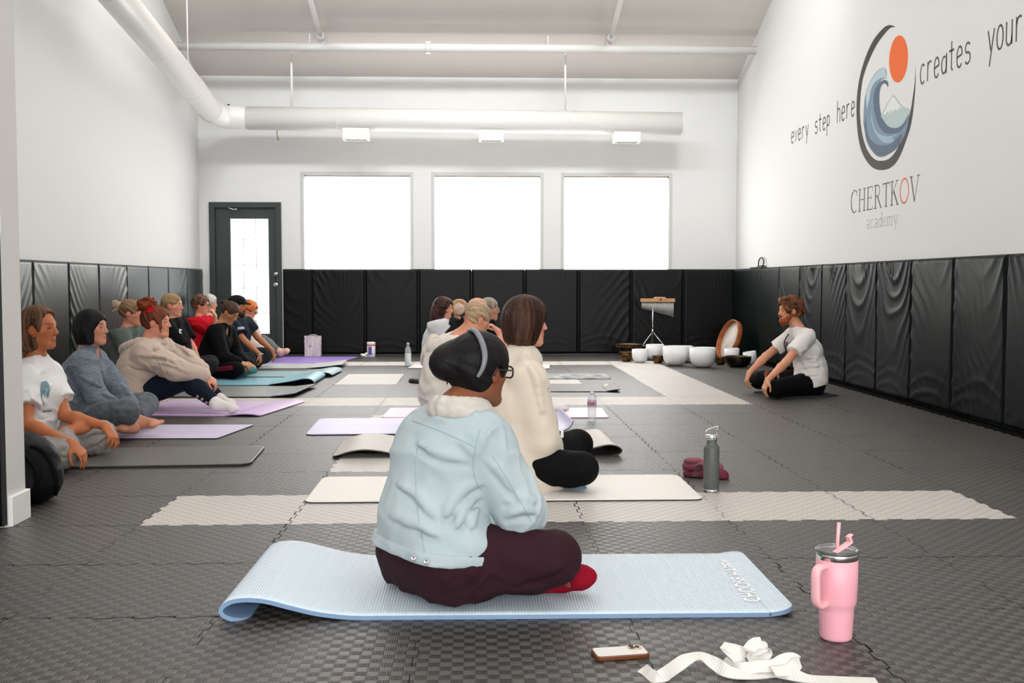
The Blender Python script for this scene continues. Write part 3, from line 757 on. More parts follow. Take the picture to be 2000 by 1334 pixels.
def mesh_sdf(shape, h, name, color=None):
    lo, hi = shape.bounds(); B = 4
    nb = np.maximum(np.ceil((hi-lo)/(h*B)).astype(int)+1, 2); n = nb*B
    ctr = [lo[i]+(np.arange(nb[i])*B+(B-1)/2)*h for i in range(3)]
    G = np.stack(np.meshgrid(*ctr, indexing='ij'), -1).reshape(-1, 3).astype(np.float32)
    dc = shape.ev(G, False)
    act = np.abs(dc) < h*B*1.35+.014
    Vv = np.repeat(dc[:, None], B**3, 1)
    off = np.stack(np.meshgrid(*[(np.arange(B)-(B-1)/2)*h]*3, indexing='ij'), -1).reshape(-1, 3).astype(np.float32)
    ids = np.nonzero(act)[0]
    CH = 4000
    for k in range(0, len(ids), CH):
        c = ids[k:k+CH]; P = (G[c][:, None, :]+off[None]).reshape(-1, 3); Vv[c] = shape.ev(P).reshape(len(c), -1)
    D = Vv.reshape(nb[0], nb[1], nb[2], B, B, B).transpose(0, 3, 1, 4, 2, 5).reshape(n)
    D[0] = D[-1] = 1; D[:, 0] = D[:, -1] = 1; D[:, :, 0] = D[:, :, -1] = 1
    neg = D < 0
    c8 = [(i, j, k) for i in (0, 1) for j in (0, 1) for k in (0, 1)]
    sl = lambda o, m: tuple(slice(o[i], m[i]-1+o[i]) for i in range(3))
    cnt = np.zeros(tuple(x-1 for x in n), np.uint8)
    for o in c8: cnt += neg[sl(o, n)]
    cell = np.nonzero((cnt > 0) & (cnt < 8)); M = len(cell[0])
    idx = np.full(cnt.shape, -1, np.int64); idx[cell] = np.arange(M)
    val = {o: D[cell[0]+o[0], cell[1]+o[1], cell[2]+o[2]] for o in c8}
    acc = np.zeros((M, 3)); w = np.zeros(M)
    for a in c8:
        for ax in range(3):
            if a[ax]: continue
            b = list(a); b[ax] = 1; b = tuple(b); va, vb = val[a], val[b]; cr = (va < 0) != (vb < 0)
            t = np.where(cr, va/np.where(cr, va-vb, 1), 0); p = np.repeat(np.array(a, float)[None], M, 0); p[:, ax] += t
            acc += p*cr[:, None]; w += cr
    pos = lo+(np.stack(cell, 1)+acc/w[:, None])*h
    faces = []
    for ax in range(3):
        s0 = [slice(0, x) for x in n]; s1 = list(s0); s0[ax] = slice(0, n[ax]-1); s1[ax] = slice(1, n[ax])
        A_, B_ = neg[tuple(s0)], neg[tuple(s1)]; e = np.nonzero(A_ != B_); e = np.stack(e, 1)
        u, v = [(1, 2), (2, 0), (0, 1)][ax]
        ok = (e[:, u] > 0) & (e[:, v] > 0) & (e[:, u] < n[u]-1) & (e[:, v] < n[v]-1); e = e[ok]
        flip = neg[tuple(e.T)]
        q = []
        for du, dv in ((0, 0), (-1, 0), (-1, -1), (0, -1)):
            c = e.copy(); c[:, u] += du; c[:, v] += dv; q.append(idx[tuple(c.T)])
        q = np.stack(q, 1); q[~flip] = q[~flip][:, ::-1]
        faces.append(q[:, ::1])
    Fq = np.concatenate(faces); Fq = Fq[(Fq >= 0).all(1)]
    # two rounds of light smoothing along edges
    for it in range(2):
        sm = np.zeros_like(pos); ct = np.zeros(M)
        for k in range(4):
            np.add.at(sm, Fq[:, k], pos[Fq[:, (k+1) % 4]]); np.add.at(ct, Fq[:, k], 1)
        pos = pos*.6+.4*sm/np.maximum(ct, 1)[:, None]
    # keep only the parts that are not crumbs
    lab = np.arange(M)
    for it in range(60):
        m = lab[Fq].min(1); new = lab.copy()
        for k in range(4): np.minimum.at(new, Fq[:, k], m)
        new = np.minimum(new, new[new])
        if (new == lab).all(): break
        lab = new
    un, cn = np.unique(lab[Fq[:, 0]], return_counts=True); good = un[cn >= max(cn.max()*.06, 20)]
    keep = np.isin(lab[Fq[:, 0]], good); Fq = Fq[keep]
    used = np.zeros(M, bool); used[Fq.ravel()] = True; rm = np.cumsum(used)-1; pos = pos[used]; Fq = rm[Fq]
    me = bpy.data.meshes.new(name); me.vertices.add(len(pos)); me.vertices.foreach_set('co', pos.astype(np.float32).ravel())
    me.loops.add(len(Fq)*4); me.loops.foreach_set('vertex_index', Fq.astype(np.int32).ravel())
    me.polygons.add(len(Fq)); me.polygons.foreach_set('loop_start', np.arange(0, len(Fq)*4, 4, dtype=np.int32)); me.polygons.foreach_set('loop_total', np.full(len(Fq), 4, np.int32))
    me.polygons.foreach_set('use_smooth', np.ones(len(Fq), bool)); me.update(); me.validate()
    if color is not None and len(me.vertices):
        P = np.empty(len(me.vertices)*3, np.float32); me.vertices.foreach_get('co', P); P = P.reshape(-1, 3)
        c = np.clip(color(P), 0, 1).astype(np.float32)
        if c.ndim == 1: c = np.stack([c, c, c], 1)
        at_ = me.color_attributes.new('tint', 'FLOAT_COLOR', 'POINT')
        at_.data.foreach_set('color', np.concatenate([c, np.ones((len(c), 1), np.float32)], 1).ravel())
    return me
def attr_mat(name, rough=.5, bump=None, sss=0, spec=.4, sheen=0, var=.0):
    if name in _mc: return _mc[name]
    m = mat(name, (200, 200, 200), rough, spec=spec, bump=bump, sss=sss, sheen=sheen); N, L = nt(m)
    a = N.new('ShaderNodeVertexColor'); a.layer_name = 'tint'; L.new(a.outputs[0], N['Principled BSDF'].inputs['Base Color'])
    return m
M_skin = attr_mat('skin', .52, sss=.12, spec=.35)
M_hair = attr_mat('hair_strands', .55, spec=.18, bump=(60, .35, (4, 4, .6)))
def folds(seed, amp, sc=1.0, axis=(0, 0, 1)):
    """soft cloth creases: broad billows, sharp pinched ridges, fine crumple"""
    def f(P):
        w = np.stack([vnoise(P*4.5*sc+seed, seed), vnoise(P*4.5*sc+seed+9, seed+1), vnoise(P*4.5*sc+seed+17, seed+2)], 1)
        Q2 = P*np.array([5.0, 5.0, 8.5], np.float32)*sc+w*1.25
        n1 = 1-np.abs(vnoise(Q2, seed+3))*1.9; n1 = np.clip(n1, -1, 1)
        Q3 = (P@np.array([[.8, -.4, .45], [.5, .86, -.1], [-.35, .3, .89]], np.float32))*np.array([17, 9, 17], np.float32)*sc+w*1.6
        n2 = np.clip(1-np.abs(vnoise(Q3, seed+4))*2.6, 0, 1)**1.6
        m = np.clip(vnoise(P*3.2*sc+31, seed+5)+.55, 0, 1)
        return (amp*(.55*n1+.75*n2*m+.22*vnoise(P*26*sc+w, seed+6))-amp*.3).astype(np.float32)
    return f
# ================================================================ people
def frame_of(f, u):
    f = Vector(f).normalized(); l = Vector(u).cross(f).normalized(); u = f.cross(l)
    return f, l, u                                        # forward, left, up
class Head:
    def __init__(s, c, f, u=(0, 0, 1), size=.95):
        s.c = Vector(c); s.f, s.l, s.u = frame_of(f, u); s.s = size
        s.R = np.array([[s.f[i], s.l[i], s.u[i]] for i in range(3)], np.float32)
    def p(s, x, y, z): return s.c+(s.f*x+s.l*y+s.u*z)*s.s
    def loc(s, P): return ((P-vec(s.c))@s.R)/s.s
    def E(s, c, r): return Ell(s.p(*c), [v*s.s for v in r], s.R)
    def Co(s, a, b, ra, rb=None): return Cone(s.p(*a), s.p(*b), ra*s.s, (ra if rb is None else rb)*s.s)
def add_head(S, hd, neck, nr=.055, noseplus=0):
    E, Co = hd.E, hd.Co
    S.add(E((-.012, 0, .035), (.098, .077, .086)), k=.02)
    S.add(E((.028, 0, -.028), (.062, .060, .086)), k=.03)
    for s in (1, -1):
        S.add(Co((-.005, s*.050, -.050), (.060, s*.016, -.098), .020, .017), k=.025)
        S.add(Co((.052, s*.046, -.018), (.030, s*.056, -.02), .016), k=.022)
    S.add(Co((.068, -.010, -.098), (.068, .010, -.098), .018), k=.02)
    S.add(Co((.074, -.03, .026), (.074, .03, .026), .013), k=.016)
    for s in (1, -1): S.sub(hd.E((.096, s*.032, .002), (.018, .017, .013)), k=.012)
    for s in (1, -1): S.add(hd.E((.070, s*.031, .009), (.0155, .0160, .0075)), k=.004); S.add(hd.E((.068, s*.031, -.006), (.0145, .0150, .006)), k=.005)
    S.add(Co((.086, 0, .014), (.108, 0, -.028), .0085, .0105), k=.010)
    if noseplus: S.add(Co((.088, 0, .006), (.109, 0, -.022), .0075, .009), k=.008)
    for s in (1, -1): S.add(hd.E((.098, s*.010, -.032), (.011, .008, .008)), k=.006)
    S.add(Co((.086, -.015, -.060), (.086, .015, -.060), .0075), k=.007)
    S.add(Co((.084, -.013, -.073), (.084, .013, -.073), .0085), k=.006)
    S.sub(hd.E((.098, 0, -.0665), (.012, .022, .0018)), k=.004)
    for s in (1, -1):
        S.add(hd.E((-.006, s*.080, -.006), (.020, .009, .032)), k=.006)
        S.sub(hd.E((.000, s*.091, -.004), (.011, .008, .018)), k=.004)
    S.add(Cone(hd.p(-.028, 0, -.055), neck, nr*.98, nr*1.08), k=.03)
def hand_prims(S, wrist, d, n, curl=.5, side=1, spread=.12, size=1.0, thumb=.6):
    """d: direction of the fingers, n: palm normal (fingers curl towards it), side: +1 thumb on d x n side"""
    d = Vector(d).normalized(); n = Vector(n); n = (n-d*n.dot(d)).normalized(); t = d.cross(n)*side
    w = Vector(wrist); z = size
    kn = []
    for i, (o, L) in enumerate(((.032, .085), (.011, .090), (-.011, .085), (-.031, .076))):
        kn.append(w+d*L*z+t*o*z)
    S.grp([Cone(w+t*.0, w+d*.03*z, .024*z, .02*z)]+[Cone(w+d*.02*z+t*(o*.6)*z, k, .016*z, .0115*z) for o, k in zip((.032, .011, -.011, -.031), kn)], .014*z, .018*z)
    fl = (.074, .082, .076, .060)
    for i, k in enumerate(kn):
        sp = (1.5-i)*spread; dd = (d+t*sp*.5).normalized(); c = curl*(.9+.08*i); p = k; seg = fl[i]*z; pr = []
        ang = 0
        for j, fr in enumerate((.45, .32, .23)):
            ang += c*(1.0, 1.15, .8)[j]
            v = dd*math.cos(ang)+n*math.sin(ang); q = p+v*seg*fr
            pr.append(Cone(p, q, (.0092, .0082, .0075)[j]*z, (.0082, .0075, .0066)[j]*z)); p = q
        S.grp(pr, .002, .005)
    b = w+d*.025*z+t*.022*z; m = b+(d*.55+t*.75+n*thumb*.5)*.045*z; e = m+(d*.85+t*.25+n*thumb)*.036*z/1.1; f2 = e+(d*.95+n*thumb*.8)*.022*z
    S.grp([Cone(b, m, .015*z, .0115*z), Cone(m, e, .0108*z, .0095*z), Cone(e, f2, .0095*z, .0078*z)], .006, .012)
def foot_prims(S, ankle, heel, toe, sole, r=1.0, toes=True, big=1):
    a, h, t = Vector(ankle), Vector(heel), Vector(toe); d = (t-h).normalized(); sn = Vector(sole); sn = (sn-d*sn.dot(d)).normalized(); lt = d.cross(sn)*big
    ball = h+(t-h)*.72
    S.grp([Cone(a, h-sn*.012, .036*r, .031*r), Cone(h, ball, .030*r, .024*r), Cone(a-sn*.0, ball-sn*.012, .032*r, .022*r), Cone(ball+lt*.022, ball-lt*.026, .021*r, .018*r)], .025, .02)
    if toes:
        for i, (o, L, rr) in enumerate(((.030, 1.0, .0135), (.012, .99, .0098), (-.003, .95, .009), (-.017, .90, .0085), (-.030, .84, .008))):
            q = h+(t-h)*L+lt*o; S.add(Cone(ball+lt*o*.95, q, rr*1.15*r, rr*1.18*r), k=.006)
    else:
        S.add(Cone(ball+lt*.012, h+(t-h)*.93, .022*r, .017*r), k=.03)

from mathutils.bvhtree import BVHTree
def carve(S, lines, h):
    """press soft creases into a cloth surface along the given curves"""
    me = mesh_sdf(S, h*1.6, 'draft'); b = BVHTree.FromPolygons([v.co.copy() for v in me.vertices], [list(f.vertices) for f in me.polygons]); bpy.data.meshes.remove(me)
    for ln in lines:
        r = .010; pts = ln
        if isinstance(ln[0], (int, float)): r, pts = ln[0], ln[1:]
        out = []
        for p in bez([(x, y, 0) for x, y in pts], 4):
            q = b.ray_cast(V(0, 0, CAMZ), ray(p.x, p.y).normalized())
            if q[0] is not None and (not out or (q[0]-out[-1][0]).length < .09): out.append((q[0], q[1]))
        n = len(out)
        for i in range(n-1):
            t = math.sin(math.pi*(i+.5)/max(n-1, 1)); (p, nn), (p2, n2) = out[i], out[i+1]; up = V(0, 0, 1)
            rr = r*(.45+.55*t)
            S.sub(Cone(p+nn*rr*.55, p2+n2*rr*.55, rr), k=rr*1.3)
            if t > .5: S.add(Cone(p+up*rr*1.9-nn*rr*.55, p2+up*rr*1.9-n2*rr*.55, rr*.9), k=rr*1.5)
SKIN = dict(light=(216, 158, 126), tan=(186, 118, 78), rosy=(222, 154, 126), olive=(190, 128, 92), brown=(136, 82, 54), pale=(226, 172, 146))
def person(name, label, base, J, h=.008, skin='light', hair=None, top=None, bottom=None, socks=None, bulk=1.0, headsize=.95, face_up=(0, 0, 1), extra=None, neckr=.052, group=None, beard=None, hidden=()):
    """J: joints in world space. 'r' side and 'l' side. top/bottom: dict(col, rough, sleeve, amp, ...)"""
    root = thing(name, label, 'person', base, group)
    J = {k: (v if k[0] == '_' else Vector(v)) for k, v in J.items()}
    hd = Head(J['head'], J['hf'], J.get('hu', V(0, 0, 1)), headsize)
    neck, chest, pel = J['neck'], J['chest'], J['pelvis']
    S_ = Shape(); B = bulk
    sh = {s: J['sh'+s] for s in 'rl'}; hip = {s: J['hip'+s] for s in 'rl'}
    mid = (chest+pel)/2 if 'waist' not in J else J['waist']
    def torso(S, g, k=.05, gh=None):
        S.add(Cone(hip['r'], hip['l'], .098*B+(g if gh is None else gh)), k=k)
        wl = (sh['l']-sh['r']); 
        S.add(Cone(mid-wl*.20, mid+wl*.20, .098*B+g, .098*B+g), k=k+.03)
        S.add(Cone(chest-wl*.22, chest+wl*.22, .102*B+g, .102*B+g), k=k+.03)
        S.add(Cone(sh['r']*.85+neck*.15, sh['l']*.85+neck*.15, .050*B+g), k=k)
        for s_ in 'rl': S.add(Cone(neck+V(0, 0, -.016), sh[s_], .036+g*.8, .044*B+g), k=k)
        S.add(Cone((sh['r']+sh['l'])/2*.4+chest*.6, neck-(neck-chest)*.12, .085+g, .052+g), k=k)
        S.add(Cone(chest, mid, .10*B+g, .095*B+g), Cone(mid, (hip['r']+hip['l'])/2, .095*B+g, .10*B+g), k=k)
    # ---- body: one continuous skin surface
    torso(S_, -.012)
    add_head(S_, hd, neck, neckr, J.get('_nose', 0) and 1)
    S_.add(Cone(neck, neck-(neck-chest)*.35, .055, .07), k=.04)
    for s in 'rl':
        if 'el'+s in J and s not in hidden:
            e, w = J['el'+s], J['wr'+s]
            S_.add(Cone(sh[s], e, .044*B, .036), k=.03)
            m = e.lerp(w, .28)
            S_.add(Cone(e, m, .035, .037), Cone(m, w, .037, .023), k=.018)
            if 'hd'+s in J:
                o = J.get('_h'+s) or (.5, .5)
                hand_prims(S_, w, J['hd'+s], J['hn'+s], curl=o[0], side=1 if s == 'l' else -1, thumb=o[1], size=.98)
        if 'kn'+s in J:
            S_.add(Cone(hip[s], J['kn'+s], .072*B, .052), k=.03); S_.add(Cone(J['kn'+s], J['an'+s], .048, .032), k=.03)
            if 'he'+s in J:
                foot_prims(S_, J['an'+s], J['he'+s], J['to'+s], J.get('so'+s, V(0, 0, -1)), toes=socks is None, big=1 if s == 'l' else -1)
    if extra: extra(S_, hd)
    S_.cut(Half((0, 0, base[2]+.002), (0, 0, 1)), k=.003)
    sc = np.array(lin(SKIN[skin] if isinstance(skin, str) else skin)[:3], np.float32)
    def skincol(P):
        q = hd.loc(P); c = np.repeat(sc[None], len(P), 0)*(1+.06*vnoise(P*40, 3)+.05*vnoise(P*9, 4))[:, None]
        lipm = np.exp(-(((q[:, 0]-.092)/.014)**2+(q[:, 1]/.021)**2+((q[:, 2]+.0665)/.012)**2)**2)
        c = c*(1-lipm[:, None]*np.array([.18, .48, .42], np.float32))
        ck = np.exp(-(((q[:, 0]-.07)/.03)**2+((np.abs(q[:, 1])-.045)/.022)**2+((q[:, 2]+.03)/.022)**2))
        c = c*(1-ck[:, None]*np.array([.0, .16, .16], np.float32))
        er = ((np.abs(q[:, 1]) > .072) & (np.abs(q[:, 2]) < .045) & (np.abs(q[:, 0]) < .04))
        c[er] *= np.array([1.0, .84, .8], np.float32)
        # eyes are part of the surface: iris and lash line
        ey = np.sqrt((np.abs(q[:, 1])-.033)**2+(q[:, 2]-.002)**2)
        fr = q[:, 0] > .076
        br = np.exp(-(((np.abs(q[:, 1])-.034)/.020)**4+((q[:, 2]-.026-.10*np.minimum(.03, np.abs(q[:, 1])))/.0052)**2))*(q[:, 0] > .05)
        hb = np.array(lin(hair.get('brow', hair['col']) if hair else (90, 60, 45))[:3], np.float32)
        c = c*(1-.75*br[:, None])+hb*.75*br[:, None]
        return c
    link('body', mesh_sdf(S_, h, 'body', skincol), M_skin, root, True)
    eye_m = mat('eye_white', (226, 220, 214), .25); iris_m = mat('iris_brown', (52, 36, 28), .2)
    if h < .0095 and not J.get('_noeyes'):
        for s in (1, -1):
            bm = bmesh.new(); c = hd.p(.0705, s*.0315, .0015); M = Matrix.Translation(c)
            bmesh.ops.create_uvsphere(bm, u_segments=16, v_segments=10, radius=.0112*headsize, matrix=M)
            eo = bmo('eye', bm, eye_m, root, True)
            bm = bmesh.new(); bmesh.ops.create_uvsphere(bm, u_segments=12, v_segments=8, radius=.0062*headsize, matrix=Matrix.Translation(hd.p(.0770, s*.0315, .001)))
            io = bmo('iris', bm, iris_m, root, True); mw = io.data; 
            off_ = Vector(); io.parent = eo
            bm = bmesh.new()
            tube(bm, bez([hd.p(.081, s*(.032-.014), .002), hd.p(.0855, s*.0320, .0050), hd.p(.078, s*.047, .001)], 4), .0015, 6)
            bmo('eyelashes', bm, mat('lash_dark', (38, 26, 22), .6), root, True)
    # ---- clothes
    if bottom:
        g = bottom.get('loose', .012); S2 = Shape()
        S2.add(Cone(hip['r'], hip['l'], .103*B+g), k=.03)
        pm = (hip['r']+hip['l'])/2; S2.add(Cone(pm, pm+(mid-pm)*.5, .100*B+g*.5, .090*B+g*.1), k=.05)
        for s in 'rl':
            if 'kn'+s in J:
                S2.add(Cone(hip[s], J['kn'+s], .084*B+g, .056+g), k=.05)
                a = J['an'+s]; kk = J['kn'+s]; L_ = bottom.get('len', .88); e = kk.lerp(a, L_)
                m = kk.lerp(a, .3); S2.add(Cone(kk, m, .052+g, .054+g), Cone(m, e, .052+g, .036+g*.8), k=.025)
        if bottom.get('floor', True): S2.cut(Half((0, 0, base[2]+.004), (0, 0, 1)), k=.004)
        if bottom.get('creases'): carve(S2, bottom['creases'], h)
        if bottom.get('amp', .004): S2.disp(folds(bottom.get('seed', 3), bottom.get('amp', .004), bottom.get('fs', 1.3)))
        link(bottom.get('name', 'trousers'), mesh_sdf(S2, h, 'trousers'), bottom['m'], root, True)
    if top:
        g = top.get('loose', .014); S3 = Shape(); torso(S3, g, gh=max(g, (bottom or {}).get('loose', .012)+.024))
        if top.get('flare'): 
            S3.add(Cone(hip['r'], hip['l'], .10*B+g+top['flare']), k=.05)
        for s in 'rl':
            if 'el'+s in J and s not in hidden:
                e, w = J['el'+s], J['wr'+s]; sl = top.get('sleeve', 'short')
                gs = g+top.get('sg', .004)
                if sl == 'long':
                    S3.add(Cone(sh[s], e, .054*B+gs, .044+gs), k=.03); S3.add(Cone(e, e.lerp(w, .88), .043+gs, .029+gs*.75), k=.02)
                else:
                    L_ = top.get('slen', .52); q = sh[s].lerp(e, L_)
                    d_ = (e-sh[s]).normalized()
                    Sl = [Cone(sh[s]-d_*.02, q+d_*.08, .055*B+gs, .056*B+gs)]
                    class Sleeve:
                        def __init__(z, c, hp): z.c, z.h = c, hp
                        def box(z): return z.c.box()
                        def d(z, P): return smax(z.c.d(P), z.h.d(P), .004)
                    S3.add(Sleeve(Sl[0], Half(q, -d_)), k=.02)
        hem = top.get('hem', .0); ax = (chest-pel).normalized()
        hp = (hip['r']+hip['l'])/2+ax*hem; S3.cut(Half(hp, ax), k=.006)
        nf = (hd.f*.5-V(0, 0, 1)) if top.get('vneck') else (hd.f*.25-V(0, 0, 1))
        S3.cut(Half(neck+V(0, 0, top.get('collar', .024)), nf), k=.006)
        if top.get('vneck'): S3.sub(Ell(neck+hd.f*.075-V(0, 0, .03), (.05, .045, top['vneck'])), k=.01)
        if top.get('floor', True): S3.cut(Half((0, 0, base[2]+.004), (0, 0, 1)), k=.004)
        if top.get('extra'): top['extra'](S3)
        if top.get('creases'): carve(S3, top['creases'], h)
        if top.get('amp', .005): S3.disp(folds(top.get('seed', 5), top.get('amp', .005), top.get('fs', 1.0)))
        garment = link(top.get('name', 't_shirt'), mesh_sdf(S3, h, 'top', top.get('color')), top['m'], root, True)
        if top.get('band'):
            bw = top['band']; S3.disp(lambda P: np.full(len(P), .008, np.float32)); S3.cut(Half(hp+ax*bw, -ax), k=.004); S3.cut(Half(hp-ax*.004, ax), k=.004)
            link('waistband', mesh_sdf(S3, h, 'band'), top['m'], garment, True)
    if socks:
        S4 = Shape()
        for s in 'rl':
            if 'he'+s in J:
                S4 = Shape(); foot_prims(S4, J['an'+s], J['he'+s], J['to'+s], J.get('so'+s, V(0, 0, -1)), r=1.14, toes=False, big=1 if s == 'l' else -1)
                S4.add(Cone(J['an'+s], J['an'+s].lerp(J['kn'+s], .16), .040, .041), k=.01)
                S4.cut(Half((0, 0, base[2]+.001), (0, 0, 1)), k=.003); S4.disp(folds(7, .0015, 3))
                link('sock', mesh_sdf(S4, h*.8, 'sock'), socks, root, True)
    if hair: make_hair(root, hd, hair, h, neck)
    if beard:
        S5 = Shape()
        S5.add(hd.E((.060, 0, -.098), (.044, .042, .044)), k=.0); 
        for s in (1, -1): S5.add(hd.Co((.010, s*.064, -.03), (.05, s*.038, -.09), .018, .026), k=.015)
        S5.add(hd.Co((.095, -.022, -.052), (.095, .022, -.052), .009), k=.01)
        S5.sub(hd.E((.104, 0, -.067), (.02, .017, .005)), k=.003)
        S5.sub(hd.E((.105, 0, -.02), (.03, .03, .02)), k=.004)
        S5.disp(lambda P: (.0035*vnoise(P*90, 2)+.003*vnoise(P*45, 5)).astype(np.float32))
        bc = np.array(lin(beard)[:3], np.float32)
        link('beard', mesh_sdf(S5, h*.6, 'beard', lambda P: bc[None]*(1+.45*vnoise(P*120, 8))[:, None]), M_hair, root, True)
    return root, hd
def make_hair(root, hd, o, h, neck):
    S = Shape(); st = o['style']; v = o.get('vol', .010)
    c1 = np.array(lin(o['col'])[:3], np.float32); c2 = np.array(lin(o.get('col2', tuple(min(255, int(x*1.45)+8) for x in o['col'])))[:3], np.float32)
    S.add(hd.E((-.014, 0, .036), (.100+v, .079+v, .088+v)), k=.0)
    lo = o.get('nape', -.045)
    if st == 'short': S.add(hd.E((-.055, 0, -.01), (.055+v, .066+v, .06)), k=.02)
    for e in o.get('add', ()):
        e = e if not callable(e) else e(hd)
        for q in (e if isinstance(e, list) else [e]): S.add(q, k=o.get('ak', .012))
    if st == 'bob':
        S.add(hd.E((-.030, 0, -.02), (.078+v, .084+v, .075+abs(lo)*.35)), k=.03)
    if st == 'long':
        S.add(hd.E((-.045, 0, -.04), (.066+v, .083+v, .11)), k=.03)
    if st in ('up', 'pony'):
        S.add(hd.E((-.050, 0, -.012), (.056+v*.5, .064+v*.5, .058)), k=.02)
    # open the face and the ears
    fx = o.get('face', .040)
    S.sub(hd.E((fx+.085, 0, -.035+o.get('fz', 0)), (.085, .085, .100)), k=.012)
    S.sub(hd.E((.045, 0, -.10), (.06, .075, .062)), k=.01) if st in ('short', 'up', 'pony') else None
    if o.get('ears', st in ('short', 'up', 'pony')):
        for s in (1, -1): S.sub(hd.E((.004, s*.088, -.018), (.026, .022, .042)), k=.008)
    S.cut(Half(hd.p(0, 0, lo), hd.u+hd.f*o.get('slant', .25)), k=.01) if not o.get('nocut') else None
    for e in o.get('post', ()):
        for q in e(hd): S.add(q, k=o.get('pk', .008))
    for e in o.get('postsub', ()): 
        for q in e(hd): S.sub(q, k=.006)
    T = o.get('tie')
    def strands(P):
        q = hd.loc(P)
        if T is not None:
            t = q-np.array(T, np.float32); ax = np.array(T, np.float32); ax = ax/np.linalg.norm(ax)
            u1 = np.cross(ax, [0, 0, 1.0]); u1 /= np.linalg.norm(u1); u2 = np.cross(ax, u1)
            an = np.arctan2(t@u2.astype(np.float32), t@u1.astype(np.float32)); rr = np.linalg.norm(t, axis=1)
            return vnoise(np.stack([an*5+rr*9, rr*12, an*0], 1), 5)*.45+vnoise(np.stack([an*17+rr*8, rr*16, an*0], 1), 6)*.4+vnoise(np.stack([an*42+rr*14, rr*26, an*0], 1), 7)*.35
        if o.get('curly'):
            w = vnoise(q*26, 4)
            return vnoise(np.stack([q[:, 0]*34+w*2, q[:, 1]*34, q[:, 2]*24+w*2], 1), 5)*.9+.4*vnoise(q*80, 6)
        an = np.arctan2(q[:, 1], q[:, 0]+.02)
        w = vnoise(q*9, 4)*o.get('wave', .3)
        return vnoise(np.stack([an*6+w*2, q[:, 2]*6+w, an*0], 1), 5)*.5+vnoise(np.stack([an*22+w*3, q[:, 2]*12, an*0], 1), 6)*.4+vnoise(np.stack([an*55+w*5, q[:, 2]*20, an*0], 1), 7)*.35
    amp = o.get('amp', .006 if o.get('curly') else .003)
    S.disp(lambda P: (amp*strands(P)).astype(np.float32))
    def col(P):
        s = np.clip(strands(P)*.75+.38+.25*vnoise(P*200, 2), 0, 1)[:, None]
        c = c1*(1-s)+c2*s
        if o.get('tip'):
            q = hd.loc(P); t = np.clip((o.get('tipz', -.02)-q[:, 2])/.08, 0, 1)[:, None]; c = c*(1-t)+np.array(lin(o['tip'])[:3], np.float32)*t*(.7+.6*s)
        return c
    link('hair', mesh_sdf(S, min(h*.75, .0065) if not o.get('coarse') else h, 'hair', col), M_hair, root, True)
def glasses(root, hd, m, r=.021, th=.0018, lens=True, square=False):
    """spectacles with two rims, a bridge and two temples"""
    bm = bmesh.new(); g = root
    for s in (1, -1):
        c = (.104, s*.032, .000); pts = []
        for k in range(21):
            a = 2*math.pi*k/20; ca, sa = math.cos(a), math.sin(a)
            if square: ca = math.copysign(abs(ca)**.6, ca); sa = math.copysign(abs(sa)**.6, sa)
            pts.append(hd.p(c[0]-abs(s*ca*r+s*0)*.12, c[1]+ca*r*1.15, c[2]+sa*r*.85))
        tube(bm, pts, th, 6)
        tube(bm, [hd.p(.100, s*(.032+r*1.1), .006), hd.p(.07, s*.080, .008), hd.p(-.005, s*.088, .012), hd.p(-.02, s*.086, -.01)], th, 6)
    tube(bm, [hd.p(.104, .012, .004), hd.p(.110, 0, .007), hd.p(.104, -.012, .004)], th, 6)
    return bmo('glasses', bm, m, g, True)
def seated(px, Y, side='R', **k): pass
# ================================================================ the people
def sit(Y, head, neck, chest, pelvis, Fd, hf, sw=.165, **ov):
    Fd = Vector((Fd[0], Fd[1], 0)).normalized(); R = Vector((Fd.y, -Fd.x, 0))
    def g(t): return at(t[0], t[1], Y+(t[2] if len(t) > 2 else 0))
    J = dict(head=g(head), neck=g(neck), chest=g(chest), pelvis=g(pelvis), hf=Vector(hf))
    if 'waist' in ov: J['waist'] = g(ov.pop('waist'))
    b = ((J['neck']-J['chest']).normalized()+Fd*.0)
    for s, k in (('r', 1), ('l', -1)):
        J['sh'+s] = J['neck']+R*sw*k-b*.036
        J['hip'+s] = J['pelvis']+R*.095*k
        J['kn'+s] = V(*(J['pelvis']+Fd*.30+R*.23*k)[:2], .13)
        J['an'+s] = V(*(J['pelvis']+Fd*.36-R*.10*k)[:2], .075)
        J['el'+s] = J['sh'+s]-V(0, 0, .24)+Fd*.10+R*.03*k
        J['wr'+s] = J['el'+s]+Fd*.22-V(0, 0, .06)-R*.05*k
    for k, v in ov.items():
        if k[:2] in ('hd', 'hn', '_h', 'so', 'hu') or k == '_noeyes': J[k] = v
        else: J[k] = g(v)
    return J, Fd, R
class _JJ(dict): pass
def mk(name_label, Y, spec, **kw):
    J, Fd, R = spec
    JJ = {k: v for k, v in J.items()}
    hands = {k: JJ.pop(k) for k in list(JJ) if k.startswith('_')}
    base = (J['pelvis'].x, J['pelvis'].y, 0)
    return J, base
# hands/_flags may be tuples, keep Vector() from touching them
_person = person
def person(name, label, base, J, **kw):
    fl = {k: J[k] for k in J if k.startswith('_')}
    class D(dict):
        def __getitem__(s, k): return dict.__getitem__(s, k)
    return _person(name, label, base, J, **kw)
def cloth(name, rgb, rough=.85, sheen=.15, bump=(260, .12), var=None):
    dk = sum(rgb) < 260
    return mat(name, rgb, rough, crease=.22 if bump[0] == 260 else .16, sheen=0 if dk else sheen*.5, spec=.12 if dk else .2, bump=bump, var=var)
dn = V(0, 0, -1)

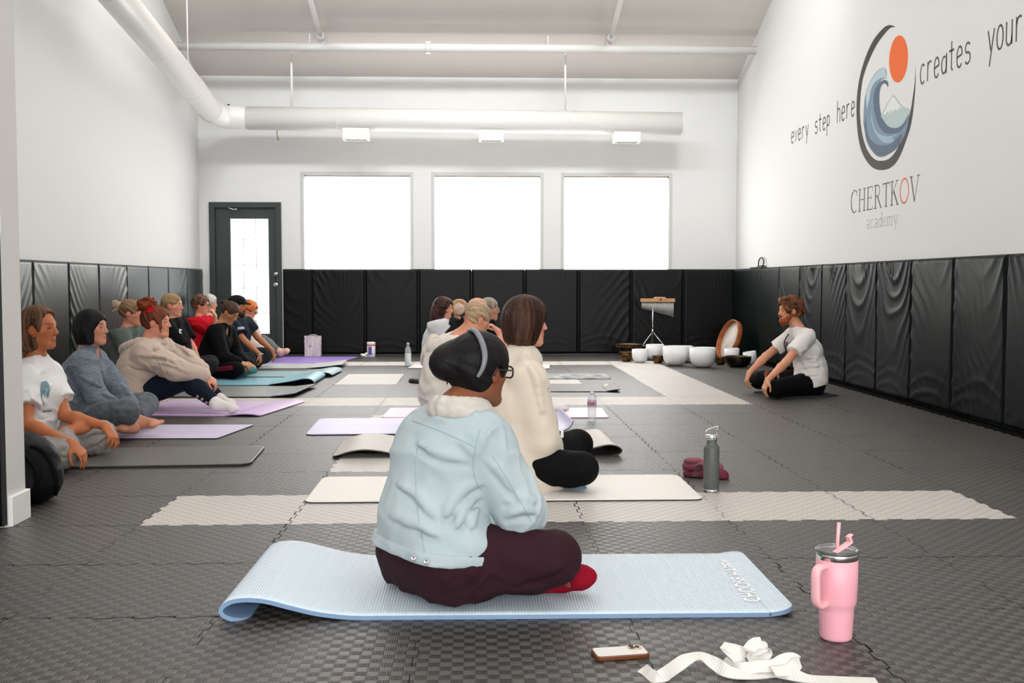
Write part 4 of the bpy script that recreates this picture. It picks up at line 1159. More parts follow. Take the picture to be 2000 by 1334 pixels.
from mathutils.bvhtree import BVHTree
def bvh_of(o):
    tr = Vector((0, 0, 0)); p = o
    while p is not None: tr += p.location; p = p.parent
    return BVHTree.FromPolygons([v.co+tr for v in o.data.vertices], [list(f.vertices) for f in o.data.polygons])
def surf(o, px, py):
    b = bvh_of(o) if not isinstance(o, BVHTree) else o
    h_ = b.ray_cast(V(0, 0, CAMZ), ray(px, py).normalized())
    return (h_[0], h_[1]) if h_[0] is not None else (None, None)
def seam_on(target, name, pts, m, r=.0014):
    b = bvh_of(target); P = bez([(x, y, 0) for x, y in pts], 8); out = []
    for p in P:
        q, n = surf(b, p.x, p.y)
        if q is not None and (not out or (q-out[-1]).length < .08): out.append(q+n*.0006)
    if len(out) > 2:
        bm = bmesh.new(); tube(bm, out, r, 6); return bmo(name, bm, m, target, True)
def build_denim():
    Y = 3.33
    sp = sit(Y, (938, 726, .06), (893, 800, .0), (868, 900, .02), (850, 1088, .0), (.62, .78), (.70, .68, -.05),
             waist=(842, 1000, .0), shr=(948, 868, -.07), shl=(832, 858, .13), hipr=(888, 1098, -.09), hipl=(822, 1080, .1),
             elr=(1016, 1000, -.08), wrr=(1002, 1030, .16), ell=(960, 1000, .32), wrl=(1000, 1040, .22),
             knr=(1078, 1090, -.14), anr=(940, 1140, .08), knl=(1020, 1075, .40), anl=(1070, 1138, .05), hel=(1068, 1142, .0), tol=(1142, 1128, -.06), sol=V(.3, -.3, -1))
    J = sp[0]; J['hdl'] = V(.4, .5, -.3); J['hnl'] = V(0, 0, -1); J['hdr'] = V(.3, .7, -.1); J['hnr'] = V(0, 0, -1)
    mj = cloth('pale_blue_corduroy', (188, 200, 202), .9, .3, (230, .35, (1, .35, 1), 'wave'), var=((179, 193, 197), 4))
    def ex(S):
        # shearling collar and the folded hem band
        n = J['neck']
        pass
    def bandcol(P): return np.ones(len(P))
    root, hd = person('person', 'seated woman in pale blue corduroy jacket and plum trousers, black hair in claw clip', (J['pelvis'].x, J['pelvis'].y, .02), J, h=.0065, skin='brown',
        top=dict(m=mj, name='jacket', sleeve='long', loose=.026, sg=.008, hem=.020, amp=.015, fs=1.0, seed=21, collar=.0, extra=ex, band=.036, creases=[(.013, (945, 950), (910, 968), (880, 1004), (868, 1030)), (.012, (940, 975), (908, 1010), (892, 1045)), (.011, (938, 1000), (926, 1022), (920, 1040)), (.011, (985, 990), (1020, 984), (1048, 990)), (.011, (985, 1018), (1020, 1008), (1052, 1012)), (.013, (760, 1015), (812, 1036), (856, 1060)), (.012, (810, 872), (856, 898), (916, 912)), (.011, (770, 950), (820, 985), (850, 1022)), (.012, (945, 905), (975, 935), (1005, 975))]),
        bottom=dict(m=cloth('plum_trousers', (50, 27, 34), .8, .2), loose=.030, amp=.010, fs=1.1, seed=8, creases=[(.014, (1106, 1140), (1078, 1150), (1020, 1163)), (.013, (1100, 1118), (1060, 1138), (1004, 1150)), (.012, (918, 1122), (926, 1150), (930, 1180)), (.012, (774, 1090), (782, 1130), (800, 1160))], len=.92, name='trousers'),
        bulk=1.06, headsize=.93,
        hair=dict(style='up', col=(9, 8, 9), col2=(26, 22, 22), brow=(20, 16, 14), vol=.018, nape=-.085, face=.035, nocut=False, slant=.55, ears=True, tie=(-.10, .02, .03),
                  post=[lambda hd: [Ell(hd.p(-.105, .052, .028), (.060, .062, .058)), Ell(hd.p(-.07, .05, .05), (.055, .062, .050)), Ell(hd.p(-.04, 0, -.035), (.062, .062, .05)),
                                    ]], pk=.02))
    n = J['neck']
    S = Shape(); ux = (hd.c-n).normalized()
    for k in range(14):
        a = 2*math.pi*k/14; b = 2*math.pi*(k+1)/14
        for dz_, dr_ in ((.016, .074), (-.006, .080)):
            q = lambda t: n+V(dr_*math.cos(t)+.008, dr_*math.sin(t), dz_-.012*math.cos(t-1.0))
            S.add(Cone(q(a), q(b), .023), k=.008)
    S.disp(lambda P: (.003*vnoise(P*110, 3)+.003*vnoise(P*50, 4)).astype(np.float32))
    link('fleece_collar', mesh_sdf(S, .005, 'collar'), cloth('shearling_cream', (206, 196, 186), .95, .4, (300, .5)), root, True)
    ax = (J['chest']-J['pelvis']).normalized(); hc = (J['hipr']+J['hipl'])/2+ax*.028
    sock = cloth('crimson_sock', (138, 14, 34), .9)
    S = Shape(); foot_prims(S, J['anl'], J['hel'], J['tol']+(J['tol']-J['hel']).normalized()*.03, V(.3, -.3, -1), r=1.25, toes=False); S.cut(Half((0, 0, .018), (0, 0, 1))); S.disp(folds(4, .0015, 3))
    link('sock', mesh_sdf(S, .005, 'sock'), sock, root, True)
    S = Shape(); kk = J['anl']; S.add(Cone(kk+V(-.045, 0, .012), kk+V(.01, 0, .004), .041, .038)); S.disp(lambda P: (.001*np.sin(P[:, 0]*900)).astype(np.float32))
    link('sock_cuff', mesh_sdf(S, .005, 'cuff'), cloth('sock_cuff_mauve', (140, 92, 84), .9), root, True)
    # jacket waistband, front placket corner and metal buttons
    jacket = [c for c in root.children if c.name.startswith('jacket')][0]
    R = Vector((sp[1].y, -sp[1].x, 0)); 
    seam_m = cloth('seam_blue', (160, 184, 190), .9, .1)
    seam_on(jacket, 'yoke_seam', [(806, 822), (850, 838), (892, 856), (926, 872)], seam_m)
    seam_on(jacket, 'armhole_seam', [(938, 838), (930, 868), (924, 905), (930, 940), (944, 962)], seam_m)
    seam_on(jacket, 'back_seam', [(818, 845), (812, 920), (816, 1000), (830, 1080)], seam_m)
    seam_on(jacket, 'sleeve_seam', [(962, 890), (990, 935), (1020, 985), (1038, 1020)], seam_m)
    for px, py in ((808, 1090), (833, 1097)):
        p = surf([c for c in jacket.children if c.name.startswith('waistband')][0], px, py)[0] or surf(jacket, px, py)[0]; bm = bmesh.new(); v = (V(0, 0, CAMZ)-p).normalized(); v = (v*1.0+V(-.25, 0, .0)).normalized()
        M = Matrix.Translation(p) @ v.to_track_quat('Z', 'Y').to_matrix().to_4x4()
        lathe(bm, [(0, .006), (.0035, .0055), (.0045, .0075), (.008, .007), (.0092, .003), (.0092, -.012)], n=20, M=M)
        bmo('button', bm, M_chrome, jacket, True)
    S = Shape(); r_ = random.Random(5)
    for k in range(6):
        a = at(r_.uniform(874, 892), r_.uniform(722, 734), Y+.04+r_.uniform(-.02, .02)); b = a+V(r_.uniform(-.016, .0), 0, r_.uniform(-.03, -.012)); c = b+V(r_.uniform(.0, .018), 0, r_.uniform(-.022, -.008))
        S.add(Cone(a, b, .0035, .0026), Cone(b, c, .0026, .0014), k=.002)
    link('loose_curls', mesh_sdf(S, .0028, 'curls', lambda P: np.full((len(P), 3), .004)), M_hair, root, True)
    # claw clip
    bm = bmesh.new(); pts = [hd.p(-.045, .02, .140), hd.p(-.062, -.03, .140), hd.p(-.072, -.075, .105), hd.p(-.078, -.098, .06), hd.p(-.085, -.098, .02), hd.p(-.095, -.085, -.012)]
    tube(bm, bez(pts, 6), [.005+.0045*math.sin(math.pi*i/30) for i in range(31)], 10)
    bmo('hair_clip', bm, mat('clip_grey', (120, 122, 126), .35), root, True)
    gl = glasses(root, hd, mat('tortoise_frame', (44, 30, 28), .25), r=.023, th=.0030, square=True)
    return root
build_denim()
def build_cream():
    Y = 5.2
    sp = sit(Y, (1029, 630, .03), (1020, 698, 0), (1005, 780, .0), (1000, 906, 0), (.86, .5), (.90, .42, -.02),
             shr=(1032, 742, -.12), shl=(985, 728, .17), elr=(1058, 862, -.16), wrr=(1062, 905, .08), ell=(1040, 840, .3), wrl=(1080, 880, .25),
             hipr=(1010, 912, -.1), hipl=(995, 905, .12), knr=(1136, 915, -.22), anr=(1060, 940, .08), knl=(1128, 868, .34), anl=(1075, 925, .1))
    J = sp[0]
    mc = cloth('cream_wool', (226, 212, 194), .95, .4, (200, .15))
    def ex(S):
        for a, b, ra, rb in (((1010, 820, 0), (1012, 930, 0), .17, .22), ((1040, 830, -.05), (1050, 930, -.08), .11, .13), ((985, 850, .05), (985, 930, .05), .14, .17), ((1050, 880, -.10), (1052, 955, -.10), .09, .10)):
            S.add(Cone(at(a[0], a[1], Y+a[2]), at(b[0], b[1], Y+b[2]), ra, rb), k=.06)
        n = J['neck']; S.add(Cone(n+V(-.01, -.0, .02), n+V(.03, .01, -.02), .068, .07), k=.02)
    root, hd = person('person', 'seated woman in long cream wool jacket and black leggings, dark brown bob', (J['pelvis'].x, J['pelvis'].y, .012), J, h=.0075, skin='rosy',
        top=dict(m=mc, name='jacket', sleeve='long', loose=.030, sg=.010, hem=-.30, creases=[(.016, (1034, 722), (1050, 762), (1062, 823)), (.015, (1066, 742), (1080, 790), (1088, 840))], amp=.012, fs=.7, seed=31, collar=.035, extra=ex),
        bottom=dict(m=cloth('black_leggings', (9, 10, 12), .75, .1), loose=.022, amp=.002, name='leggings', len=.9), headsize=.98,
        hair=dict(style='bob', col=(26, 15, 13), col2=(84, 54, 38), brow=(60, 40, 30), vol=.018, nape=-.125, slant=.15, face=.045, wave=.5, amp=.004,
                  add=(lambda hd: [Ell(hd.p(-.075, 0, .01), (.062, .085, .085)), Ell(hd.p(-.04, 0, -.07), (.075, .085, .06))],)))
    S = Shape(); foot_prims(S, at(1085, 948, Y-.05), at(1088, 950, Y-.1), at(1142, 957, Y-.14), dn, r=1.15, toes=False)
    link('sock', mesh_sdf(S, .007, 'sock'), cloth('dusty_blue_sock', (104, 128, 146), .9), root, True)
    bm = bmesh.new(); p = at(1098, 846, Y-.24); box(bm, p.x-.006, p.x+.006, p.y-.004, p.y+.004, p.z-.02, p.z+.012); bmo('zip_pull', bm, M_chrome, root)
    bm = bmesh.new(); tube(bm, bez([hd.p(-.112, -.03, .07), hd.p(-.135, -.035, .045), hd.p(-.125, -.035, .01)], 6), .005, 8); bmo('hair_grip', bm, mat('grip_dark', (60, 40, 36), .3), root, True)
build_cream()
def build_hoodie_blond():
    Y = 7.2
    sp = sit(Y, (931, 625, 0), (896, 662, 0), (873, 715, 0), (872, 808, 0), (.95, .2), (.88, .36, -.30), waist=(862, 765),
             knr=(960, 815, -.25), knl=(980, 795, .25), elr=(915, 765, -.2), wrr=(960, 785, -.15))
    J = sp[0]
    def ex(S):
        S.add(Ell(at(868, 680, Y), (.085, .10, .045), np.array(Euler((0, .7, 0)).to_matrix())), k=.02)
    root, hd = person('person', 'seated woman in cream hoodie with blond hair tied in a small bun', (J['pelvis'].x, J['pelvis'].y, .012), J, h=.009, skin='rosy',
        top=dict(m=cloth('cream_fleece', (228, 218, 208), .95, .3), name='hoodie', sleeve='long', loose=.034, sg=.01, hem=-.06, amp=.016, fs=.8, seed=4, extra=ex),
        bottom=dict(m=cloth('grey_joggers', (96, 98, 104), .9), loose=.02), bulk=1.05,
        hair=dict(style='up', col=(120, 92, 62), col2=(206, 180, 146), brow=(120, 96, 70), vol=.008, nape=-.07, slant=.7, tie=(-.115, 0, .01), amp=.004))
    S = Shape(); c = hd.p(-.150, 0, .035); S.add(Ell(c, (.042, .040, .040)), k=0); S.disp(lambda P: (.004*vnoise(P*60, 2)).astype(np.float32))
    cb = np.array(lin((196, 168, 150))[:3]); link('hair_bun', mesh_sdf(S, .006, 'bun', lambda P: cb[None]*(1+.25*vnoise(P*140, 3))[:, None]), M_hair, root, True)
    bm = bmesh.new(); ft = hd.f
    M = Matrix.Translation(hd.p(-.118, 0, .018)) @ hd.f.to_track_quat('Z', 'Y').to_matrix().to_4x4()
    tube(bm, [M @ V(.022*math.cos(a), .022*math.sin(a), 0) for a in [2*math.pi*k/20 for k in range(21)]], .009, 8); bmo('hair_tie', bm, M_black, root, True)
build_hoodie_blond()
RB = lambda Fd: Vector((Fd[1], -Fd[0], 0)).normalized()
def base_of(J, z=.012): return (J['pelvis'].x, J['pelvis'].y, z)
M_wt = cloth('white_cotton', (236, 234, 230), .85, .1)
M_bk = cloth('black_cotton', (12, 12, 14), .85, .1)
M_blackpants = cloth('black_trousers', (11, 11, 13), .85, .1)

# ---- long-haired man, front left
Y = 6.0; Fd = (.88, -.47)
J, f_, r_ = sit(Y, (77, 642, 0), (70, 706, .02), (74, 772, 0), (50, 850, .05), Fd, (.985, -.16, .02), waist=(62, 812, .02),
    shr=(50, 749, -.14), shl=(98, 735, .13), elr=(53, 828, -.26), wrr=(138, 866, -.36), ell=(128, 812, .02), wrl=(205, 832, -.05),
    hipr=(38, 858, -.08), hipl=(66, 850, .16), knr=(116, 886, -.36), anr=(128, 850, -.10), knl=(196, 850, .16), anl=(104, 890, -.06), her=(126, 846, -.08), tor=(168, 830, -.02))
J['hdr'] = V(.72, -.10, -.62); J['hnr'] = V(-.5, .2, -.8); J['_hr'] = (.48, .7)
J['hdl'] = V(.55, -.25, -.62); J['hnl'] = V(-.7, .2, -.6); J['_hl'] = (.62, .9); J['sor'] = V(.2, .9, -.5)
SKIN['weathered'] = (188, 112, 70); J['_nose'] = 1
def long_hair(hd):
    return [hd.Co((-.085, .02, .02), (-.115, .01, -.10), .045, .040), hd.Co((-.07, -.06, 0), (-.085, -.055, -.115), .032, .026), hd.Co((-.07, .06, 0), (-.085, .055, -.115), .032, .026), hd.Co((-.11, 0, -.09), (-.135, -.01, -.05), .03, .02), hd.Co((-.10, -.02, -.10), (-.085, -.05, -.145), .030, .016)]
root, hd = person('person', 'long-haired man in white printed t-shirt and grey trousers, nearest of left row', base_of(J), J, h=.0065, skin='weathered',
    top=dict(m=cloth('white_tee', (238, 236, 234), .8, .1), name='t_shirt', sleeve='short', slen=.60, loose=.018, sg=.002, hem=-.02, creases=[(.009, (60, 776), (72, 798), (92, 806)), (.009, (64, 806), (80, 818), (98, 816)), (.009, (100, 752), (92, 772), (90, 796))], amp=.012, seed=12, fs=.9),
    bottom=dict(m=cloth('stone_trousers', (150, 144, 138), .9, .2), loose=.028, creases=[(.010, (150, 850), (172, 838), (198, 836)), (.010, (160, 862), (184, 850), (206, 848)), (.010, (176, 876), (194, 866), (208, 858)), (.010, (88, 868), (106, 886), (130, 896)), (.010, (70, 880), (90, 900), (112, 908))], amp=.014, fs=1.2, seed=9, len=.80),
    hair=dict(style='long', col=(52, 34, 25), col2=(128, 92, 66), brow=(60, 40, 30), vol=.016, nape=-.175, slant=.0, face=.020, fz=.040, ears=True, wave=1.2, amp=.007, add=(long_hair,)))
# chest print
tee = [c for c in root.children if c.name.startswith('t_shirt')][0]
pr = Shape(); c = at(86, 768, Y-.10)
def print_on(target, nm, poly, m, Y0, off=.0012, n=22):
    n = n*3
    """lay a printed shape on the cloth: each point is dropped onto the cloth surface along the shirt's facing"""
    me = target.data; tr = Vector((0, 0, 0)); p = target
    while p is not None: tr += p.location; p = p.parent
    bvh = BVHTree.FromPolygons([v.co+tr for v in me.vertices], [list(f.vertices) for f in me.polygons])
    O = Vector((0, 0, CAMZ)); xs_ = [q[0] for q in poly]; ys_ = [q[1] for q in poly]; x0, x1, y0, y1 = min(xs_), max(xs_), min(ys_), max(ys_)
    def inside(x, y):
        c = False; k = len(poly)
        for i in range(k):
            ax, ay = poly[i]; bx_, by = poly[(i+1) % k]
            if (ay > y) != (by > y) and x < (bx_-ax)*(y-ay)/(by-ay)+ax: c = not c
        return c
    bm = bmesh.new(); grid = {}
    def vert(a, b):
        if (a, b) in grid: return grid[(a, b)]
        d = ray(x0+(x1-x0)*a/n, y0+(y1-y0)*b/n).normalized(); h_ = bvh.ray_cast(O, d)
        grid[(a, b)] = None if h_[0] is None else bm.verts.new(h_[0]+h_[1]*off)
        return grid[(a, b)]
    for i in range(n):
        for j in range(n):
            if inside(x0+(x1-x0)*(i+.5)/n, y0+(y1-y0)*(j+.5)/n):
                q = [vert(*k) for k in ((i, j), (i+1, j), (i+1, j+1), (i, j+1))]
                if None not in q: bm.faces.new(q)
    return bmo(nm, bm, m, target, True)
print_on(tee, 'chest_print', [(80, 746), (90, 744), (96, 750), (97, 762), (96, 774), (92, 790), (84, 790), (80, 776), (78, 760)], mat('print_teal', (104, 142, 150), .8, var=((150, 178, 186), 60)), Y)
print_on(tee, 'chest_print', [(82, 776), (84, 768), (86, 778), (89, 770), (91, 780), (94, 772), (95, 784), (92, 794), (86, 794)], M_wt, Y, .0022)
print_on(tee, 'chest_print', [(83, 802), (100, 800), (100, 804), (83, 806)], mat('print_grey', (150, 152, 156), .8), Y)

# ---- woman with black bob
Y = 7.1; Fd = (.97, -.24)
J, f_, r_ = sit(Y, (180, 641, 0), (172, 684, .02), (162, 732, 0), (140, 812, 0), Fd, (.985, -.13, .04), waist=(148, 775, 0),
    shr=(160, 712, -.14), shl=(186, 706, .16), elr=(190, 775, -.22), wrr=(240, 806, -.20), ell=(226, 752, .14), wrl=(262, 800, .0),
    hipr=(142, 816, -.10), hipl=(150, 810, .12), knr=(246, 804, -.36), anr=(180, 828, .05), knl=(284, 790, .24), anl=(262, 816, -.12),
    hel=(262, 832, -.20), tol=(313, 827, -.22), her=(262, 838, -.32), tor=(232, 838, -.40))
J['hdl'] = V(.5, -.2, -.8); J['hnl'] = V(-.7, -.3, -.4); J['hdr'] = V(.7, .2, -.5); J['hnr'] = V(0, .3, -1); J['sol'] = V(0, .25, -1); J['sor'] = V(.3, .3, -1)
person('person', 'seated woman with black bob in heathered grey-blue top, barefoot on pale lavender mat', base_of(J), J, h=.007, skin=(204, 142, 112),
    top=dict(m=cloth('heather_blue_knit', (96, 106, 116), .9, .2, var=((122, 132, 142), 30, (1, 1, 6))), name='long_sleeved_top', sleeve='long', loose=.020, sg=.006, hem=-.03, creases=[(.010, (150, 735), (180, 752), (206, 762)), (.010, (140, 760), (162, 776), (190, 786)), (.009, (196, 770), (212, 778), (228, 782)), (.009, (232, 748), (244, 760), (252, 776)), (.010, (132, 780), (152, 794), (176, 800))], amp=.012, seed=14, fs=1.1, vneck=.04),
    bottom=dict(m=cloth('heather_grey_leggings', (82, 86, 92), .85, .15, var=((98, 102, 108), 25)), loose=.026, amp=.010, fs=1.3, seed=19, len=.78, name='leggings'),
    bulk=1.05, hair=dict(style='bob', col=(9, 8, 9), col2=(24, 22, 23), brow=(20, 18, 18), vol=.014, nape=-.112, slant=.05, face=.034, amp=.004, add=(lambda hd: [hd.Co((-.02, .070, -.01), (.012, .072, -.098), .034, .022), hd.Co((-.02, -.070, -.01), (.012, -.072, -.098), .034, .022), hd.Co((-.07, -.04, -.02), (-.055, -.045, -.098), .045, .032), hd.Co((-.07, .04, -.02), (-.055, .045, -.098), .045, .032)],)))

# ---- woman in beige hoodie, red scrunchie
Y = 8.4; Fd = (1, -.08)
J, f_, r_ = sit(Y, (306, 630, 0), (294, 668, 0), (284, 708, 0), (266, 768, 0), Fd, (.99, -.10, .02), waist=(270, 738), sw=.18,
    shr=(288, 694, -.18), shl=(314, 684, .18), elr=(344, 722, -.26), wrr=(402, 735, -.14), ell=(362, 704, .20), wrl=(398, 724, .08),
    hipr=(264, 770, -.11), hipl=(270, 768, .11), knr=(362, 739, -.16), anr=(420, 786, -.28), her=(420, 794, -.30), tor=(466, 799, -.32),
    knl=(380, 736, .16), anl=(428, 778, .06), hel=(428, 786, .04), tol=(458, 790, .02))
J['hdr'] = V(.75, .15, -.55); J['hnr'] = V(-.4, .3, -.8); J['_hr'] = (.7, .4); J['hdl'] = V(.6, -.5, -.55); J['hnl'] = V(-.4, -.3, -.8); J['_hl'] = (.7, .4)
M_navy = cloth('navy_leggings', (22, 30, 42), .8, .1)
def hood(S):
    n = J['neck']; S.add(Cone(n+V(-.09, -.09, -.015), n+V(-.09, .09, -.015), .045), k=.03); S.add(Cone(n+V(-.15, -.07, -.055), n+V(-.15, .07, -.055), .050), k=.03); S.add(Cone(n+V(-.19, -.04, -.09), n+V(-.19, .04, -.09), .035), k=.03)
    S.add(Cone(J['waist']+V(.02, -.05, 0), J['waist']+V(.06, .05, -.02), .16), k=.06)
def hood_ring(root, J, m, rx=.098, ry=.092, h=.007, drop=.075):
    n = J['neck']; S = Shape()
    for k in range(18):
        a, b = 2*math.pi*k/18, 2*math.pi*(k+1)/18
        def q(t): c_ = math.cos(t); back = max(0, -c_); return n+V(-.030+rx*c_-back*.045, ry*math.sin(t), .018-drop*back**1.3-.030*max(0, c_))
        th = lambda t: .024+.022*max(0, -math.cos(t))
        S.add(Cone(q(a), q(b), th(a), th(b)), k=.012)
    S.disp(folds(61, .006, 1.8)); return link('hood', mesh_sdf(S, h, 'hood'), m, root, True)
root, hd = person('person', 'seated woman in beige hoodie and navy leggings, auburn hair with red scrunchie, knees up', base_of(J), J, h=.0075, skin='rosy',
    top=dict(m=cloth('beige_fleece', (202, 182, 166), .95, .3), name='hoodie', sleeve='long', loose=.040, sg=.006, hem=-.06, creases=[(.013, (300, 688), (324, 682), (348, 690)), (.013, (306, 712), (334, 718), (366, 732)), (.012, (290, 700), (318, 702), (342, 712)), (.013, (252, 715), (276, 724), (300, 722)), (.012, (340, 672), (356, 684), (376, 700))], amp=.014, seed=44, fs=.9, extra=hood, collar=.02),
    bottom=dict(m=M_navy, loose=.022, amp=.003, name='leggings', len=.84), socks=cloth('white_sock', (232, 224, 220), .9), bulk=1.22, neckr=.062, headsize=1.0,
    hair=dict(style='up', curly=False, col=(58, 30, 20), col2=(140, 74, 46), brow=(90, 56, 40), vol=.014, nape=-.075, slant=.5, face=.030, amp=.007, tie=(-.06, 0, .12), wave=2,
              add=(lambda hd: [hd.Co((.055, -.075, .03), (.062, -.082, -.07), .010, .006), hd.Co((-.045, -.04, -.03), (-.055, -.03, -.075), .035, .02)],), post=[lambda hd: [hd.Co((.060, -.068, .05), (.070, -.074, -.045), .007, .004)]]))
hood_ring(root, dict(neck=J['neck']+V(.005, 0, .004)), cloth('beige_fleece', (202, 182, 166)), rx=.125, ry=.135, drop=.085)
def fuzzy(name, c, r, col, root, amp, fr, h=.006):
    S = Shape(); S.add(Ell(c, r)); S.disp(lambda P: (amp*vnoise(P*fr, 3)+amp*.6*vnoise(P*fr*2.2, 4)).astype(np.float32))
    cb = np.array(lin(col)[:3], np.float32)
    return link(name, mesh_sdf(S, h, name, lambda P: cb[None]*(1+.7*vnoise(P*fr*2, 5)-.1)[:, None]), M_hair, root, True)
fuzzy('hair_bun', at(288, 596, Y), (.080, .075, .062), (128, 58, 30), root, .018, 42)
o = fuzzy('scrunchie', at(295, 607, Y-.045), (.040, .04, .036), (170, 16, 24), root, .010, 50); o.data.materials[0] = cloth('red_satin', (176, 18, 28), .6)
leg = [c for c in root.children if c.name.startswith('leggings')][0]
for k, (x, y) in enumerate(((386, 774), (395, 779), (403, 786))):
    print_on(leg, 'flower_print', [(x-3, y), (x, y-3), (x+3, y), (x+2, y+3), (x-2, y+3)], mat('petal_pink', (206, 168, 170), .8), Y, n=6)

# ---- person with top bun, green tee, behind her
Y = 9.6; Fd = (1, -.1)
J, f_, r_ = sit(Y, (258, 612, 0), (250, 645, 0), (246, 690, 0), (244, 742, 0), Fd, (.98, -.12, -.05), elr=(262, 705, -.2), wrr=(300, 728, -.2), knr=(318, 742, -.15), knl=(322, 735, .2))
root, hd = person('person', 'seated woman in grey-green t-shirt with messy blond top bun, half hidden behind the beige hoodie', base_of(J), J, h=.0095, skin='rosy',
    top=dict(m=cloth('sage_tee', (92, 102, 98), .9, .1), sleeve='short', slen=.8, loose=.022, hem=-.02, amp=.008, seed=6), bottom=dict(m=cloth('olive_dark_trousers', (58, 64, 60), .9)),
    hair=dict(style='up', col=(84, 58, 40), col2=(176, 140, 106), vol=.012, nape=-.07, slant=.5, face=.034, amp=.005, tie=(-.10, 0, .06)))
S = Shape(); b = hd.p(-.115, 0, .070)
for dx, dz, L in ((-.055, .030, .018), (-.05, .0, .02), (-.065, -.055, .012), (-.03, .03, .02), (-.075, .012, .010)): S.add(Cone(b+V(.02, 0, -.01), b+V(dx, -.02, dz), .026, L*.8), k=.012)
S.disp(lambda P: (.005*vnoise(P*70, 4)).astype(np.float32)); cb = np.array(lin((196, 168, 140))[:3])
link('hair_bun', mesh_sdf(S, .007, 'bun', lambda P: cb[None]*(1+.3*vnoise(P*120, 3))[:, None]), M_hair, root, True)

# ---- blond woman, black tee
Y = 10.45; Fd = (.97, -.15)
J, f_, r_ = sit(Y, (337, 597, 0), (335, 628, 0), (340, 668, 0), (344, 722, 0), Fd, (.985, -.12, .0), ell=(372, 672, .12), wrl=(388, 704, .1), elr=(362, 690, -.2), wrr=(390, 705, -.2),
    knr=(410, 714, -.15), anr=(376, 738, -.2), knl=(412, 708, .2), anl=(400, 728, .1))
J['hdr'] = V(.8, 0, -.4); J['hnr'] = V(0, 0, -1)
root, hd = person('person', 'seated woman in black t-shirt with blond hair pulled back, looking right', base_of(J), J, h=.0095, skin='rosy',
    top=dict(m=M_bk, sleeve='short', slen=.8, loose=.024, hem=-.02, amp=.008, seed=16), bottom=dict(m=cloth('charcoal_leggings', (36, 36, 40), .85), loose=.018), bulk=1.04,
    hair=dict(style='up', col=(120, 92, 62), col2=(190, 158, 116), brow=(140, 110, 80), vol=.006, nape=-.07, slant=.6, face=.036, amp=.002, tie=(-.11, 0, -.02),
              post=[lambda hd: [Ell(hd.p(-.115, 0, -.01), (.035, .035, .035))]]))
tee = [c for c in root.children if c.name.startswith('t_shirt')][0]
print_on(tee, 'chest_logo', [(350, 642), (355, 644), (355, 646), (352, 646), (352, 649), (355, 650), (354, 652), (350, 650)], M_wt, Y, n=10)

# ---- red t-shirt, glasses, hand at the mouth
Y = 13.1; Fd = (.97, -.2)
J, f_, r_ = sit(Y, (393, 596, 0), (391, 622, 0), (390, 652, 0), (388, 698, 0), Fd, (.985, -.1, -.05), elr=(421, 648, -.12), wrr=(420, 617, -.16), ell=(418, 650, .2), wrl=(440, 690, .2))
J['hdr'] = V(-.45, .1, .8); J['hnr'] = V(-.9, 0, -.4); J['_hr'] = (.9, .6)
root, hd = person('person', 'seated person in red t-shirt and glasses resting a hand at the mouth', base_of(J), J, h=.0095, skin='rosy',
    top=dict(m=cloth('red_cotton', (196, 22, 38), .85, .1), sleeve='short', slen=.7, loose=.026, sg=.01, hem=-.02, amp=.009, seed=26), bottom=dict(m=M_blackpants),
    hair=dict(style='short', curly=True, col=(52, 36, 28), col2=(150, 108, 76), vol=.018, nape=-.055, amp=.008, face=.040))
glasses(root, hd, mat('dark_frame', (30, 26, 26), .3), th=.0028)
# ---- white-haired person behind him
Y = 14.15
J, f_, r_ = sit(Y, (409, 593, 0), (405, 618, 0), (403, 650, 0), (402, 690, 0), (1, 0), (.99, -.0, -.05))
person('person', 'white-haired person almost hidden behind the red t-shirt', base_of(J), J, h=.012, skin='light', top=dict(m=cloth('pale_grey_cloth', (206, 206, 206), .9), loose=.02), bottom=dict(m=M_blackpants),
    hair=dict(style='short', curly=True, col=(190, 184, 178), col2=(236, 232, 228), vol=.016, nape=-.05, amp=.006))
# ---- woman in black cardigan looking down
Y = 11.35; Fd = (.93, -.35)
J, f_, r_ = sit(Y, (449, 611, 0), (434, 636, .0), (424, 668, 0), (408, 716, 0), Fd, (.80, -.28, -.54), waist=(414, 694), hu=V(.5, -.1, .85),
    shr=(420, 650, -.15), shl=(444, 648, .16), elr=(437, 698, -.26), wrr=(468, 708, -.22), ell=(462, 690, .2), wrl=(482, 710, -.05), knr=(462, 722, -.36), anr=(440, 728, .0), knl=(486, 704, .28), anl=(470, 727, -.1),
    her=(478, 728, -.14), tor=(500, 722, -.16))
J['hdr'] = V(.85, .1, -.3); J['hnr'] = V(0, .3, -.9); J['_hr'] = (.8, .5); J['hdl'] = V(.7, -.4, -.3); J['hnl'] = V(0, 0, -1)
root, hd = person('person', 'seated woman in black cardigan and red-striped trousers looking down, dark tied hair', base_of(J), J, h=.0085, skin='olive',
    top=dict(m=M_bk, name='cardigan', sleeve='long', loose=.026, hem=-.03, amp=.008, seed=36, vneck=.06), bottom=dict(m=M_blackpants, loose=.022, seed=4),
    socks=cloth('teal_sock', (70, 132, 132), .9),
    hair=dict(style='up', col=(40, 26, 20), col2=(96, 66, 48), vol=.006, nape=-.07, slant=.6, tie=(-.09, 0, .08), amp=.003, post=[lambda hd: [Ell(hd.p(-.125, 0, .060), (.032, .035, .03)), hd.Co((-.13, 0, .06), (-.17, 0, .02), .016, .006)]]))
tr_ = [c for c in root.children if c.name.startswith('trousers')][0]
for k in range(3):
    y = 715+k*3.0; print_on(tr_, 'red_stripe', [(424, y+2.4), (455, y-.6), (455, y+.8), (424, y+3.8)], mat('stripe_crimson', (168, 24, 54), .8), Y, .003, n=26)
